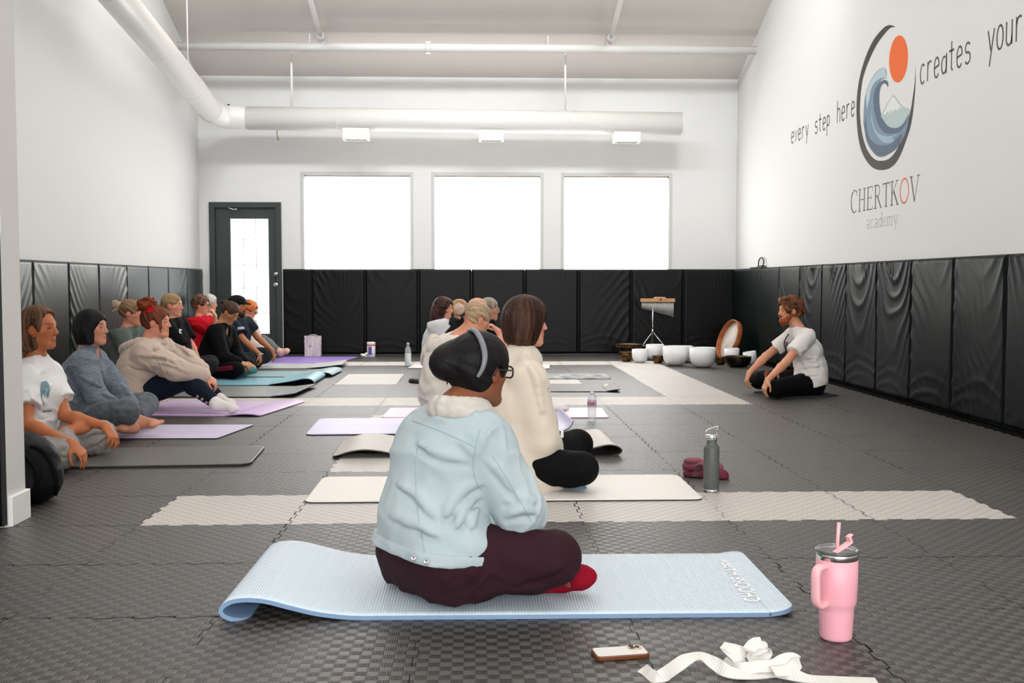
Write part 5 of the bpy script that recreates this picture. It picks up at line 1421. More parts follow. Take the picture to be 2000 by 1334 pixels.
# ---- man in black cap
Y = 12.45; Fd = (.93, -.3)
J, f_, r_ = sit(Y, (464, 598, 0), (462, 625, .0), (462, 655, 0), (455, 698, 0), Fd, (.96, -.2, -.12),
    shr=(452, 636, -.16), shl=(480, 632, .18), elr=(480, 668, -.28), wrr=(507, 692, -.32), ell=(504, 660, .2), wrl=(532, 684, .1), knr=(498, 706, -.28), anr=(470, 712, .0), knl=(522, 692, .30), anl=(500, 708, .1))
J['hdr'] = V(.12, -.1, -.9); J['hnr'] = V(-.9, 0, -.2); J['_hr'] = (.7, .5); J['hdl'] = V(.25, 0, -.9); J['hnl'] = V(-.9, 0, -.2); J['_hl'] = (.5, .5)
SKIN['amber'] = (176, 112, 76)
root, hd = person('person', 'seated man in black cap and navy t-shirt, arms resting on his knees, by the door', base_of(J), J, h=.0095, skin='amber', beard=(46, 36, 32),
    top=dict(m=cloth('navy_tee', (26, 34, 46), .85, .1), sleeve='short', slen=.62, loose=.024, sg=.010, hem=-.02, amp=.008, seed=46), bottom=dict(m=cloth('charcoal_joggers', (40, 42, 46), .85), loose=.026),
    hair=dict(style='short', col=(30, 24, 22), vol=.004, nape=-.05))
S = Shape(); S.add(hd.E((-.010, 0, .062), (.112, .094, .075))); S.cut(Half(hd.p(0, 0, .040), hd.u+hd.f*.05)); S.add(hd.Co((.09, -.04, .048), (.165, -.028, .040), .012, .006), hd.Co((.09, .04, .048), (.165, .028, .040), .012, .006), hd.Co((.10, 0, .053), (.178, 0, .043), .012, .006), k=.014)
link('cap', mesh_sdf(S, .007, 'cap'), mat('black_cap', (14, 14, 16), .8, spec=.2), root, True)
tee = [c for c in root.children if c.name.startswith('t_shirt')][0]
print_on(tee, 'chest_logo', [(464, 639), (477, 638), (477, 643), (464, 644)], mat('logo_white', (196, 198, 204), .8, var=((90, 96, 106), 220)), Y, .002, n=16)
bm = bmesh.new(); w = J['wrr']; tube(bm, [w+V(.036*math.cos(a), .036*math.sin(a), .01*math.cos(a)-.005) for a in [2*math.pi*k/16 for k in range(17)]], .006, 6); bmo('bracelet', bm, M_chrome, root, True)
# ---- ginger person by the door
Y = 13.75; Fd = (1, -.1)
J, f_, r_ = sit(Y, (487, 606, 0), (482, 629, 0), (482, 655, 0), (478, 687, 0), Fd, (.94, -.15, -.32), knr=(514, 665, -.1), anr=(549, 688, -.1), her=(549, 691, -.1), tor=(564, 684, -.1),
    knl=(516, 668, .15), anl=(545, 690, .2), elr=(492, 672, -.2), wrr=(512, 680, -.2))
J['sor'] = V(1, 0, -.3)
root, hd = person('person', 'seated person with curly ginger hair and glasses, beige top, legs out on purple mat', base_of(J), J, h=.010, skin='rosy',
    top=dict(m=cloth('oatmeal_top', (206, 190, 174), .9), sleeve='long', loose=.02, hem=-.02, amp=.006), bottom=dict(m=cloth('grey_tracksuit', (108, 112, 116), .9), len=.72), socks=cloth('peach_sock', (216, 176, 160), .9),
    hair=dict(style='short', curly=True, col=(170, 84, 36), col2=(228, 142, 84), vol=.020, nape=-.05, amp=.010))
glasses(root, hd, mat('dark_frame', (30, 26, 26), .3), th=.003)

hr_ = [o for o in COL.objects if o.name.startswith('hoodie')][0].parent
hood_ring(hr_, dict(neck=at(896, 662, 7.2)+V(0, 0, -.008)), cloth('cream_fleece', (228, 218, 208)), h=.009)
# ================= middle rows, further back
Y = 11.9; Fd = (.95, -.2)
J, f_, r_ = sit(Y, (867, 603, 0), (861, 630, 0), (857, 660, 0), (852, 707, 0), Fd, (.95, -.26, -.02))
person('person', 'seated woman with long dark curly hair and white collared jacket, furthest left of middle rows', base_of(J), J, h=.0095, skin='rosy',
    top=dict(m=cloth('grey_white_jacket', (214, 214, 216), .9, .2), name='jacket', sleeve='long', loose=.040, hem=-.05, amp=.010, seed=3, collar=.03), bottom=dict(m=M_blackpants), bulk=1.1,
    hair=dict(style='long', curly=True, col=(38, 22, 20), col2=(92, 60, 52), vol=.022, nape=-.20, slant=0, face=.034, amp=.010,
              add=(lambda hd: [hd.Co((-.07, -.03, 0), (-.12, -.03, -.17), .07, .045), hd.Co((-.05, .05, 0), (-.08, .05, -.15), .06, .03)],)))
S = Shape(); S.add(Ell(at(850, 676, 11.7), (.10, .14, .15)), Ell(at(836, 692, 11.7), (.07, .10, .10)), k=.06); S.cut(Half((0, 0, .012), (0, 0, 1))); S.disp(folds(6, .012, 1.2))
o = link('blanket', mesh_sdf(S, .012, 'blanket'), cloth('cream_wool', (226, 212, 194)), None, True); tag(o, 'cream garment draped behind the dark curly-haired woman', 'blanket')
Y = 13.3
J, f_, r_ = sit(Y, (899, 604, 0), (897, 628, 0), (896, 655, 0), (895, 690, 0), (1, 0), (.98, .1, -.05))
person('person', 'light-brown-haired person whose crown shows beside the dark curly hair', base_of(J), J, h=.012, skin='light', top=dict(m=M_bk, loose=.02), bottom=dict(m=M_blackpants),
    hair=dict(style='bob', col=(134, 92, 58), col2=(188, 146, 100), vol=.012, nape=-.09, face=.04))
Y = 9.8
J, f_, r_ = sit(Y, (934, 606, 0), (927, 636, 0), (918, 676, 0), (912, 738, 0), (.95, .2), (.96, .25, -.08))
person('person', 'bald man seated behind the blond hair bun', base_of(J), J, h=.0095, skin=(214, 160, 134), top=dict(m=M_bk, sleeve='short', loose=.02), bottom=dict(m=M_blackpants))
Y = 11.1
J, f_, r_ = sit(Y, (956, 604, 0), (952, 630, 0), (950, 665, 0), (948, 714, 0), (.98, .1), (.99, -.05, -.03))
root, hd = person('person', 'grey-haired man in glasses, in profile between the bald head and the brown bob', base_of(J), J, h=.0095, skin=(210, 156, 128), top=dict(m=M_bk, sleeve='short', loose=.02), bottom=dict(m=M_blackpants),
    hair=dict(style='short', col=(110, 96, 82), col2=(190, 178, 164), vol=.008, nape=-.05, amp=.004))
glasses(root, hd, mat('wire_frame', (150, 146, 140), .3, metal=.6), th=.002)
Y = 8.3
J, f_, r_ = sit(Y, (924, 630, 0), (908, 662, 0), (905, 705, 0), (900, 774, 0), (.98, .1), (.9, .2, -.1), shr=(940, 674, -.15), elr=(985, 690, -.2), wrr=(976, 650, -.1), knr=(1010, 770, -.05), anr=(1066, 795, -.05), her=(1070, 800, -.06), tor=(1112, 802, -.08), knl=(1010, 765, .15), anl=(1060, 790, .2))
J['hdr'] = V(-.7, .2, .7); J['hnr'] = V(-.7, 0, -.7)
root, hd = person('person', 'person in white sleeves with black scrunchied ponytail, leaning on a raised hand, mostly hidden', base_of(J), J, h=.0095, skin='rosy', top=dict(m=M_wt, sleeve='short', slen=.6, loose=.02), bottom=dict(m=M_blackpants),
    socks=cloth('white_sock', (232, 224, 220)), headsize=.88,
    hair=dict(style='up', col=(22, 18, 18), vol=.002, nape=-.06, tie=(-.1, 0, 0), amp=.002, post=[lambda hd: [Cone(at(892, 628, 8.3), at(884, 640, 8.3), .03, .022), Cone(at(884, 640, 8.3), at(868, 652, 8.25), .020, .008)]]))
fuzzy('scrunchie', at(886, 629, 8.22), (.034, .034, .040), (24, 24, 26), root, .008, 45)

# ================= the instructor
Y = 9.4; Fd = (-.96, -.2)
J, f_, r_ = sit(Y, (1542, 607, 0), (1558, 644, 0), (1574, 684, 0), (1584, 744, 0), Fd, (-.975, -.2, -.02), waist=(1584, 718),
    shl=(1574, 660, -.17), shr=(1548, 655, .17), ell=(1535, 708, -.32), wrl=(1500, 742, -.44), elr=(1496, 696, .24), wrr=(1464, 728, .16),
    hipl=(1582, 750, -.10), hipr=(1584, 744, .12), knl=(1512, 760, -.34), anl=(1545, 760, .10), knr=(1482, 742, .26), anr=(1512, 738, .0), her=(1515, 736, -.04), tor=(1492, 730, -.10))
J['hdl'] = V(-.40, -.15, -.80); J['hnl'] = V(.7, .1, -.5); J['_hl'] = (.5, .5); J['hdr'] = V(-.35, -.1, -.85); J['hnr'] = V(.7, -.1, -.5); J['_hr'] = (.6, .7); J['sor'] = V(.3, -.8, .4)
root, hd = person('person', 'bearded man with curly brown hair in white t-shirt, seated facing left before the singing bowls', base_of(J), J, h=.0075, skin=(214, 150, 116), beard=(140, 68, 34), bulk=1.02,
    top=dict(m=cloth('white_tee_warm', (232, 226, 220), .85, .1), sleeve='short', slen=.62, loose=.016, sg=.002, hem=-.02, creases=[(.010, (1550, 712), (1578, 702), (1600, 706)), (.010, (1552, 726), (1578, 720), (1602, 718)), (.010, (1566, 690), (1580, 684), (1594, 688)), (.009, (1558, 738), (1580, 736), (1600, 734))], amp=.008, seed=56, fs=1.1), bottom=dict(m=M_blackpants, loose=.024, seed=5, len=.8),
    hair=dict(style='short', curly=True, col=(56, 32, 20), col2=(136, 84, 50), brow=(110, 66, 40), vol=.026, nape=-.075, amp=.013, face=.036,
              add=(lambda hd: [Ell(hd.p(-.075, 0, .0), (.055, .075, .075)), hd.Co((.07, -.03, .105), (.07, .03, .105), .026)],)))
tee = [c for c in root.children if c.name.startswith('t_shirt')][0]
n = J['neck']; bm = bmesh.new()
pts = bez([n+V(.05, .0, .02), n+V(.03, -.075, .0), at(1545, 668, Y-.20), at(1537, 685, Y-.20), at(1532, 668, Y-.05), n+V(-.04, .06, -.01), n+V(.02, .07, .01)], 14)
for p in pts[::2]: bmesh.ops.create_uvsphere(bm, u_segments=8, v_segments=6, radius=.0085, matrix=Matrix.Translation(p))
tube(bm, pts, .003, 5)
nk = bmo('bead_necklace', bm, mat('dark_wood_beads', (34, 22, 26), .35), root, True)
bm = bmesh.new(); tube(bm, [at(1536, 668, Y-.21), at(1536, 676, Y-.22), at(1536, 688, Y-.22)], [.010, .014, .006], 8); bmo('pendant', bm, mat('pendant_dark', (40, 26, 36), .3), nk, True)
bm = bmesh.new(); p = hd.p(-.004, .088, -.048); tube(bm, [p+V(.008*math.cos(a), 0, .008*math.sin(a)) for a in [2*math.pi*k/12 for k in range(13)]], .0018, 6); bmo('earring', bm, mat('gold_ring', (190, 130, 50), .3, metal=1), root, True)
# ================================================================ yoga mats
def yoga_mat(name, label, p0, p1, width, m, m2=None, th=.006, left=None, right=None, corner=.03, group='exercise mats on the floor', skew=0.0, u=None, ripple=0, z0=0.0, cat='yoga mat'):
    """p0 -> p1: the edge nearest the viewer, floor points left to right. width: towards +Y.
    left / right: end profiles [(s, z)...]: s = distance along the mat measured inward from that end, z = height"""
    p0, p1 = Vector(p0), Vector(p1); L_ = (p1-p0).length; d = (p1-p0)/L_; w = V(-d.y, d.x, 0); w = (w+d*skew).normalized()
    prof = []                                    # centreline (distance, height)
    if left: prof += [(s, z) for s, z in left]
    else: prof += [(0, 0)]
    a = max(s for s, z in prof); b = L_-(max(s for s, z in right) if right else 0)
    n = 24
    if a == 0: prof = [(0, 0), (corner*.15, 0), (corner*.4, 0), (corner*.7, 0), (corner, 0)]; a = corner
    e = b if right else L_-corner
    prof += [(a+(e-a)*k/n, (ripple*(.5+.5*math.sin(k*1.9+L_*9)) if ripple and 0 < k < n else 0)) for k in range(1, n+1)]
    if right: prof += [(L_-s, z) for s, z in right[::-1]]
    else: prof += [(L_-corner*.7, 0), (L_-corner*.4, 0), (L_-corner*.15, 0), (L_, 0)]
    # dedupe + smooth
    P = [V(x, 0, z) for x, z in prof]
    if left or right: P = bez(P, 4)
    root = thing(name, label, cat, (p0.x, p0.y, z0), group)
    nv = 18; bm = bmesh.new(); top, bot = [], []; N_ = len(P)
    tot = [0.0]
    for i in range(1, N_): tot.append(tot[-1]+(P[i]-P[i-1]).length)
    for i, p in enumerate(P):
        t = (P[min(i+1, N_-1)]-P[max(i-1, 0)]).normalized(); nr = V(-t.z, 0, t.x)
        r = min(tot[i], tot[-1]-tot[i]); ins = 0
        if r < corner: ins = corner-math.sqrt(max(corner**2-(corner-r)**2, 0))
        ra, rb = [], []
        for j in range(nv+1):
            y = ins+(width-2*ins)*j/nv
            q = p0+d*p.x+w*y+V(0, 0, p.z+.0005+z0)
            n3 = d*nr.x+V(0, 0, nr.z)
            ra.append(bm.verts.new(q+n3*th)); rb.append(bm.verts.new(q))
        top.append(ra); bot.append(rb)
    def qd(a, b, c, e_, mi): f = bm.faces.new((a, b, c, e_)); f.material_index = mi; f.smooth = mi == 0
    for i in range(N_-1):
        for j in range(nv):
            qd(top[i][j], top[i+1][j], top[i+1][j+1], top[i][j+1], 0); qd(bot[i][j+1], bot[i+1][j+1], bot[i+1][j], bot[i][j], 1)
        qd(bot[i][0], bot[i+1][0], top[i+1][0], top[i][0], 1); qd(top[i][nv], top[i+1][nv], bot[i+1][nv], bot[i][nv], 1)
    for j in range(nv):
        qd(top[0][j+1], bot[0][j+1], bot[0][j], top[0][j], 1); qd(bot[-1][j+1], top[-1][j+1], top[-1][j], bot[-1][j], 1)
    bmesh.ops.recalc_face_normals(bm, faces=bm.faces)
    me = bpy.data.meshes.new(name); bm.to_mesh(me); bm.free()
    link('mat_sheet', me, [m, m2 or m], root)
    return root, d, w
def fm(name, rgb, rough=.55, bump=(300, .12), var=None, spec=.5): return mat('mat_'+name, rgb, rough, bump=bump, var=var, spec=spec)
def rib(name, rgb, rough=.5):
    m = mat('mat_'+name, rgb, rough, bump=(1, .01)); N, L = nt(m)
    for n in list(N):
        if n.type == 'TEX_NOISE':
            wv = N.new('ShaderNodeTexWave'); wv.bands_direction = 'X'; wv.inputs['Scale'].default_value = 34; wv.inputs['Distortion'].default_value = 0
            tc = N.new('ShaderNodeTexCoord'); L.new(tc.outputs['Object'], wv.inputs['Vector'])
            for b in N:
                if b.type == 'BUMP': L.new(wv.outputs['Fac'], b.inputs['Height']); b.inputs['Strength'].default_value = .6; b.inputs['Distance'].default_value = .003
    return m
edge_dk = fm('edge_dark', (40, 40, 44), .7)
# foreground blue mat: left end rises into a wave and tucks under, right end lifts slightly
a, b = flo(428, 1214), flo(1556, 1205)
blue, dv, wv_ = yoga_mat('yoga_mat', 'thick pale blue ribbed mat with white lettering, under the woman in the foreground', a, b, .70, rib('pale_blue_ribbed', (212, 226, 235)), fm('blue_edge', (128, 156, 188), .6), th=.013,
    left=[(.085, .004), (.045, .010), (.018, .020), (.012, .034), (.035, .050), (.075, .056), (.13, .052), (.20, .034), (.28, .014), (.36, .003)], right=[(0, .012), (.02, .010), (.045, .005), (.08, .0)], corner=.05)
def floor_text(root, s, p, right, up, hgt, m, z):
    bm = bmesh.new(); cu = bpy.data.curves.new('mat_text', 'FONT'); cu.body = s; cu.size = 1.0; cu.offset = .022
    ob = bpy.data.objects.new('tmp_text', cu); COL.objects.link(ob); dg = bpy.context.evaluated_depsgraph_get(); me = bpy.data.meshes.new_from_object(ob.evaluated_get(dg)); bpy.data.objects.remove(ob)
    R_ = Vector(right).normalized(); U_ = Vector(up).normalized(); w_ = max(v.co.x for v in me.vertices)
    L_ = Vector(right).length
    for v in me.vertices: v.co = Vector(p)+R_*(v.co.x/w_*L_)+U_*(v.co.y*hgt)+V(0, 0, z)
    return link('printed_words', me, m, root)
t0, t1 = flo(1468, 1186), flo(1432, 1103)
floor_text(blue, 'CHOOSE HAPPY', flo(1487, 1184), (flo(1430, 1100)-flo(1487, 1184)), V(-1, -.1, 0), .072, mat('print_pale', (252, 253, 254), .6), .0152)
yoga_mat('yoga_mat', 'off-white mat under the woman in cream jacket', flo(592, 984), flo(1376, 978), .64, fm('off_white', (232, 226, 218), .5), edge_dk, th=.006, corner=.05)
yoga_mat('yoga_mat', 'taupe mat with both ends curling up, behind the off-white mat', flo(648, 896), flo(1214, 890), .66, fm('taupe', (186, 178, 168), .45), fm('taupe_back', (66, 60, 56), .6), th=.006,
    left=[(0, .004), (.04, .016), (.10, .034), (.18, .044), (.28, .034), (.40, .008)], right=[(.06, .002), (.02, .010), (.0, .030), (.03, .052), (.08, .058), (.16, .042), (.26, .012)], corner=.04)
yoga_mat('yoga_mat', 'pale violet mat beyond the taupe mat, right end upturned', flo(596, 851), flo(1122, 846), .84, fm('pale_violet', (196, 192, 226), .45, var=((212, 208, 236), 2, (.3, 6, 1))), edge_dk, th=.006,
    right=[(0, .075), (.03, .035), (.08, .010), (.15, .002)], corner=.05)
yoga_mat('yoga_mat', 'pale pink mat under the water bottle', flo(744, 817), flo(1190, 817), .62, fm('pale_pink', (232, 212, 226), .45), fm('pink_edge', (196, 160, 180), .6), corner=.04)
g2 = 'mats in the middle rows'
yoga_mat('yoga_mat', 'dark grey mat with a rolled right edge, far middle row', flo(880, 766), flo(1212, 766), .62, fm('graphite', (96, 92, 88), .5), edge_dk, right=[(0, .02), (.04, .018), (.12, .004)], group=g2)
yoga_mat('towel', 'grey and white patterned towel laid flat beyond the dark grey mat', flo(930, 741), flo(1194, 741), .62, mat('towel_cloth', (204, 206, 204), .95, var=((120, 122, 122), 9, (1, 2, 1)), bump=(90, .3)), None, th=.008, ripple=.003, group=g2, cat='towel')
yoga_mat('yoga_mat', 'white mat corner beside the tall clear bottle', flo(795, 720), flo(1073, 721), .62, fm('white_far', (226, 224, 220), .45), edge_dk, group=g2)
g3 = 'mats of the left row'
yoga_mat('yoga_mat', 'thick dark grey mat of the long-haired man', flo(60, 918), flo(488, 911), .66, fm('slate', (92, 90, 86), .42), fm('slate_edge', (26, 26, 26), .7), th=.013, corner=.07, group=g3)
yoga_mat('yoga_mat', 'pale lavender mat of the black-haired woman', flo(110, 858), flo(424, 858), .66, fm('lavender_white', (216, 206, 232), .4), edge_dk, th=.007, corner=.02, group=g3, skew=.12)
yoga_mat('yoga_mat', 'lilac pink mat under the beige hoodie', flo(215, 812), flo(508, 814), .98, fm('lilac', (208, 178, 218), .45), fm('lilac_edge', (170, 130, 180), .6), th=.006, corner=.02, group=g3, skew=.10, right=[(0, .002), (.06, .012), (.14, .014), (.26, .003)])
yoga_mat('yoga_mat', 'grey mat with glossy sheen, left row beyond the lilac mat', flo(300, 776), flo(574, 777), .95, fm('mid_grey', (132, 134, 132), .38), edge_dk, th=.008, group=g3, right=[(0, .030), (.08, .018), (.2, .004)])
yoga_mat('yoga_mat', 'sky blue mat with a curled right end, left row', flo(360, 754), flo(612, 753), .85, fm('sky_blue', (118, 174, 190), .42), fm('teal_back', (48, 66, 70), .6), group=g3, right=[(.02, .008), (0, .028), (.03, .055), (.10, .060), (.22, .036), (.42, .006)])
yoga_mat('yoga_mat', 'faded teal mat with curled tip, beyond the sky blue mat', flo(430, 737), flo(648, 737), .75, fm('faded_teal', (134, 166, 168), .42), fm('teal_back', (48, 66, 70), .6), group=g3, right=[(0, .016), (.04, .040), (.12, .044), (.26, .022), (.4, .004)])
yoga_mat('yoga_mat', 'pale grey mat with upturned dark edge beside purple mat', flo(480, 721), flo(668, 720), .80, fm('silver_grey', (186, 190, 188), .4), edge_dk, group=g3, right=[(0, .040), (.06, .036), (.2, .018), (.4, .002)])
yoga_mat('yoga_mat', 'purple mat along the back wall pads by the door', flo(500, 711), flo(658, 711), 1.30, fm('purple', (150, 124, 196), .5), edge_dk, group=g3, skew=.08, corner=.02)
yoga_mat('yoga_mat', 'small dark mat folded under the instructor', flo(1528, 778), flo(1638, 774), .50, fm('midnight', (38, 46, 50), .5), edge_dk, th=.010, group=g3+' and instructor', right=[(0, .003), (.06, .003), (.16, .001)])
# ================================================================ props in the foreground
def center(px, py, Y): p = at(px, py, Y); return V(p.x, p.y, 0)
# ---- pink tumbler
c = center(1632, 1260, 2.90); pk = mat('pink_powder_coat', (246, 174, 186), .42, bump=(700, .04)); pk2 = mat('pink_soft_plastic', (250, 186, 190), .45)
steel = mat('steel_bright', (214, 212, 208), .18, metal=1); clear = mat('clear_lid', (240, 240, 240), .08, trans=.9)
tb = thing('tumbler', 'tall pink insulated tumbler with side handle, lid and straw on the floor at right', 'tumbler', tuple(c))
bm = bmesh.new(); lathe(bm, [(0, .0), (.040, .0), (.0435, .003), (.0445, .010), (.0475, .080), (.0480, .090), (.0535, .102), (.0548, .108), (.0565, .150), (.0572, .226), (.0560, .227)], c, 56); bmo('cup_body', bm, pk, tb)
bm = bmesh.new(); lathe(bm, [(.0562, .2265), (.0572, .227), (.0572, .242), (.0560, .2445), (.050, .2445), (.050, .236)], c, 56); bmo('steel_rim', bm, steel, tb)
bm = bmesh.new(); lathe(bm, [(.0585, .2445), (.0600, .2465), (.0600, .251), (.0570, .2535), (.053, .252), (.050, .246), (.030, .245), (0, .245)], c, 56); lid = bmo('lid', bm, clear, tb)
bm = bmesh.new(); tube(bm, [c+V(.000, .004, .243), c+V(.006, .006, .325)], .0052, 12); bmo('straw', bm, pk2, tb, True)
bm = bmesh.new(); M = Matrix.Translation(c+V(.012, -.004, .252)) @ Euler((0, math.radians(-24), math.radians(25))).to_matrix().to_4x4()
box(bm, -.028, .034, -.009, .009, 0, .007, M=M); box(bm, .030, .038, -.009, .009, .0, .022, M=M); box(bm, .030, .048, -.007, .007, .018, .023, M=M); bmo('straw_flap', bm, pk2, lid, bevel=.002)
hd_ = V(-.80, -.60, 0); hw = V(hd_.y, -hd_.x, 0)
bm = bmesh.new(); path = bez([c+hd_*.050+V(0, 0, .212), c+hd_*.078+V(0, 0, .213), c+hd_*.096+V(0, 0, .200), c+hd_*.097+V(0, 0, .160), c+hd_*.094+V(0, 0, .122), c+hd_*.078+V(0, 0, .106), c+hd_*.050+V(0, 0, .108)], 6)
prev = None
for i, p in enumerate(path):
    t = (path[min(i+1, len(path)-1)]-path[max(i-1, 0)]).normalized(); nn = t.cross(hw).normalized(); ring = []
    for k in range(12):
        a = 2*math.pi*k/12; ca, sa = math.cos(a), math.sin(a); ca = math.copysign(abs(ca)**.5, ca); sa = math.copysign(abs(sa)**.5, sa)
        ring.append(bm.verts.new(p+hw*ca*.0125+nn*sa*.0085))
    if prev:
        for k in range(12): bm.faces.new((prev[k], prev[(k+1) % 12], ring[(k+1) % 12], ring[k])).smooth = True
    else: bm.faces.new(ring)
    prev = ring
bm.faces.new(prev); bmesh.ops.recalc_face_normals(bm, faces=bm.faces); bmo('handle', bm, pk2, tb)
# ---- grey steel bottle
c = center(1389, 960, 5.0); gb = thing('water_bottle', 'dark grey steel water bottle with wire-loop cap beside the off-white mat', 'bottle', tuple(c))
gcol = mat('grey_powder_coat', (84, 88, 86), .45)
bm = bmesh.new(); lathe(bm, [(.0365, .014), (.0372, .016), (.0372, .205), (.0350, .216), (.026, .226), (.0245, .230), (.0245, .246), (.022, .248), (0, .248)], c, 40); bmo('bottle_body', bm, gcol, gb)
bm = bmesh.new(); lathe(bm, [(0, 0), (.034, 0), (.0365, .003), (.0365, .014), (0, .014)], c, 40); bmo('steel_base', bm, steel, gb)
bm = bmesh.new(); lathe(bm, [(.0, .248), (.026, .248), (.027, .252), (.027, .270), (.025, .274), (0, .274)], c, 24)
for k in range(12):
    a = 2*math.pi*k/12; p = c+V(.027*math.cos(a), .027*math.sin(a), 0); tube(bm, [p+V(0, 0, .251), p+V(0, 0, .271)], .0022, 6)
cap_ = bmo('cap', bm, steel, gb)
bm = bmesh.new(); tube(bm, bez([c+V(-.027, 0, .262), c+V(-.030, 0, .285), c+V(-.018, 0, .298), c+V(.010, 0, .308), c+V(.030, 0, .312), c+V(.022, 0, .292), c+V(.027, 0, .262)], 6), .0018, 8); bmo('wire_loop', bm, steel, cap_)
# ---- slippers and hair claw behind it
def blob(name, prims, m, parent=None, h=.005, fo=None):
    S = Shape()
    for p in prims: S.add(p, k=.01)
    S.cut(Half((0, 0, .002), (0, 0, 1)), k=.002)
    if fo: S.disp(fo)
    return link(name, mesh_sdf(S, h, name), m, parent, True)
ros = cloth('dusty_rose_suede', (134, 78, 86), .8, .3); plum = cloth('plum_felt', (104, 44, 62), .8, .3)
for k, (x0, x1, y, m_, mz, lab) in enumerate(((1334, 1410, 931, plum, 0, 'plum soft slipper lying flat on the floor behind the grey bottle'), (1332, 1400, 915, ros, .0, 'dusty rose soft slipper furthest from the viewer, behind the grey bottle'))):
    a, b = flo(x0, y), flo(x1, y+4); s = thing('slipper', lab, 'slipper', tuple(a), 'slippers by the grey bottle')
    blob('sole', [Cone(a+V(.03, 0, .012), b+V(0, 0, .012), .030, .036), Cone(a+V(.05, .02, .010), b+V(-.02, .02, .012), .03, .034)], m_, s)
    bm = bmesh.new(); bmesh.ops.create_uvsphere(bm, u_segments=20, v_segments=12, radius=1, matrix=Matrix.Translation(a.lerp(b, .35)+V(0, .012, .044)) @ Matrix.Diagonal((.055, .036, .018, 1)))
    bmo('upper', bm, m_, s, True)
bm = bmesh.new(); q = flo(1362, 930, .058)
for k in range(5): tube(bm, bez([q+V(-.02+.008*k, 0, .0), q+V(-.012+.008*k, .004, .03), q+V(.004+.004*k, -.004, .058)], 4), .0022, 6)
tube(bm, [q+V(-.02, 0, .0), q+V(.012, 0, .0)], .003, 6); tube(bm, [q+V(-.008, 0, .034), q+V(.02, 0, .030)], .002, 6)
tag(bmo('hair_claw', bm, mat('claw_brown', (56, 34, 30), .3)), 'small dark brown hair claw standing on the slippers beside the grey bottle', 'hair clip')
# ---- phone
a, b, d_ = flo(1166, 1293), flo(1257, 1287), flo(1151, 1272); L_ = .146; w_ = .072; ux = (b-a).normalized(); uy = V(-ux.y, ux.x, 0)
ph = thing('phone', 'smartphone in a clear amber-edged case lying face down on the floor', 'phone', tuple(a))
def rrect(o, l, w, r, z, n=6):
    out = []
    for cx_, cy_, a0 in ((l-r, w-r, 0), (r, w-r, 90), (r, r, 180), (l-r, r, 270)):
        for k in range(n+1): t = math.radians(a0+90*k/n); out.append(o+ux*(cx_+r*math.cos(t))+uy*(cy_+r*math.sin(t))+V(0, 0, z))
    return out
bm = bmesh.new(); prism(bm, rrect(a, L_, w_, .012, .001)[::-1], V(0, 0, .0115)); bmesh.ops.recalc_face_normals(bm, faces=bm.faces); bmo('case', bm, mat('amber_case', (112, 58, 26), .25), ph, bevel=.002)
bm = bmesh.new(); prism(bm, rrect(a+ux*.004+uy*.004, L_-.008, w_-.008, .009, .0127)[::-1], V(0, 0, .0008)); bmesh.ops.recalc_face_normals(bm, faces=bm.faces); bmo('back_glass', bm, mat('phone_white_glass', (236, 232, 226), .12), ph)
bm = bmesh.new(); prism(bm, rrect(a+ux*(L_-.046)+uy*.036, .036, .032, .010, .0137)[::-1], V(0, 0, .002)); bmesh.ops.recalc_face_normals(bm, faces=bm.faces); cm_ = bmo('camera_island', bm, mat('rose_gold', (214, 172, 150), .25, metal=.7), ph, bevel=.0008)
for dx, dy in ((.010, .009), (.010, .024), (.025, .016)):
    bm = bmesh.new(); q = a+ux*(L_-.046+dx)+uy*(.036+dy); lathe(bm, [(0, .0160), (.005, .0160), (.006, .0172), (.0068, .0172), (.0068, .0155)], (q.x, q.y, 0), 20); bmo('camera_lens', bm, mat('lens_black', (20, 20, 24), .08), cm_)
# ---- cotton yoga strap
st = thing('yoga_strap', 'crumpled white cotton strap lying loose on the floor in front', 'strap', tuple(flo(1450, 1310)))
strapm = mat('strap_cotton', (226, 222, 214), .85, bump=(500, .3, (1, 1, 1)))
def ribbon(bm, pts, wv, w, th=.0016, n=6):
    P = bez(pts, n); Wd = bez(wv, n); prev = None
    for i, p in enumerate(P):
        t = (P[min(i+1, len(P)-1)]-P[max(i-1, 0)]).normalized(); d = (Wd[i]-t*Wd[i].dot(t)).normalized(); nn = t.cross(d)
        r = [bm.verts.new(p+d*a*w/2+nn*b*th) for a, b in ((-1, -1), (1, -1), (1, 1), (-1, 1))]
        if prev:
            for k in range(4): bm.faces.new((prev[k], prev[(k+1) % 4], r[(k+1) % 4], r[k]))
        else: bm.faces.new(r[::-1])
        prev = r
    bm.faces.new(prev)
def fz(px, py, z): return flo(px, py, z)
bm = bmesh.new()
ribbon(bm, [fz(1254, 1306, .006), fz(1272, 1320, .008), fz(1290, 1322, .012), fz(1318, 1303, .016), fz(1345, 1286, .024), fz(1372, 1282, .030), fz(1398, 1297, .022), fz(1425, 1313, .014), fz(1470, 1318, .010), fz(1510, 1312, .010), fz(1540, 1316, .012), fz(1580, 1326, .010), fz(1640, 1328, .006), fz(1712, 1330, .005)],
       [V(0, 1, .1), V(0, 1, .3), V(.2, .9, .5), V(.3, .8, .6), V(.2, .9, .4), V(0, 1, .2), V(-.2, .9, .5), V(-.1, .9, .6), V(0, 1, .3), V(0, .9, .6), V(0, .9, .6), V(0, 1, .25), V(0, 1, .1), V(0, 1, .05)], .034)
bmesh.ops.recalc_face_normals(bm, faces=bm.faces); bmo('long_tail', bm, strapm, st)
bm = bmesh.new()
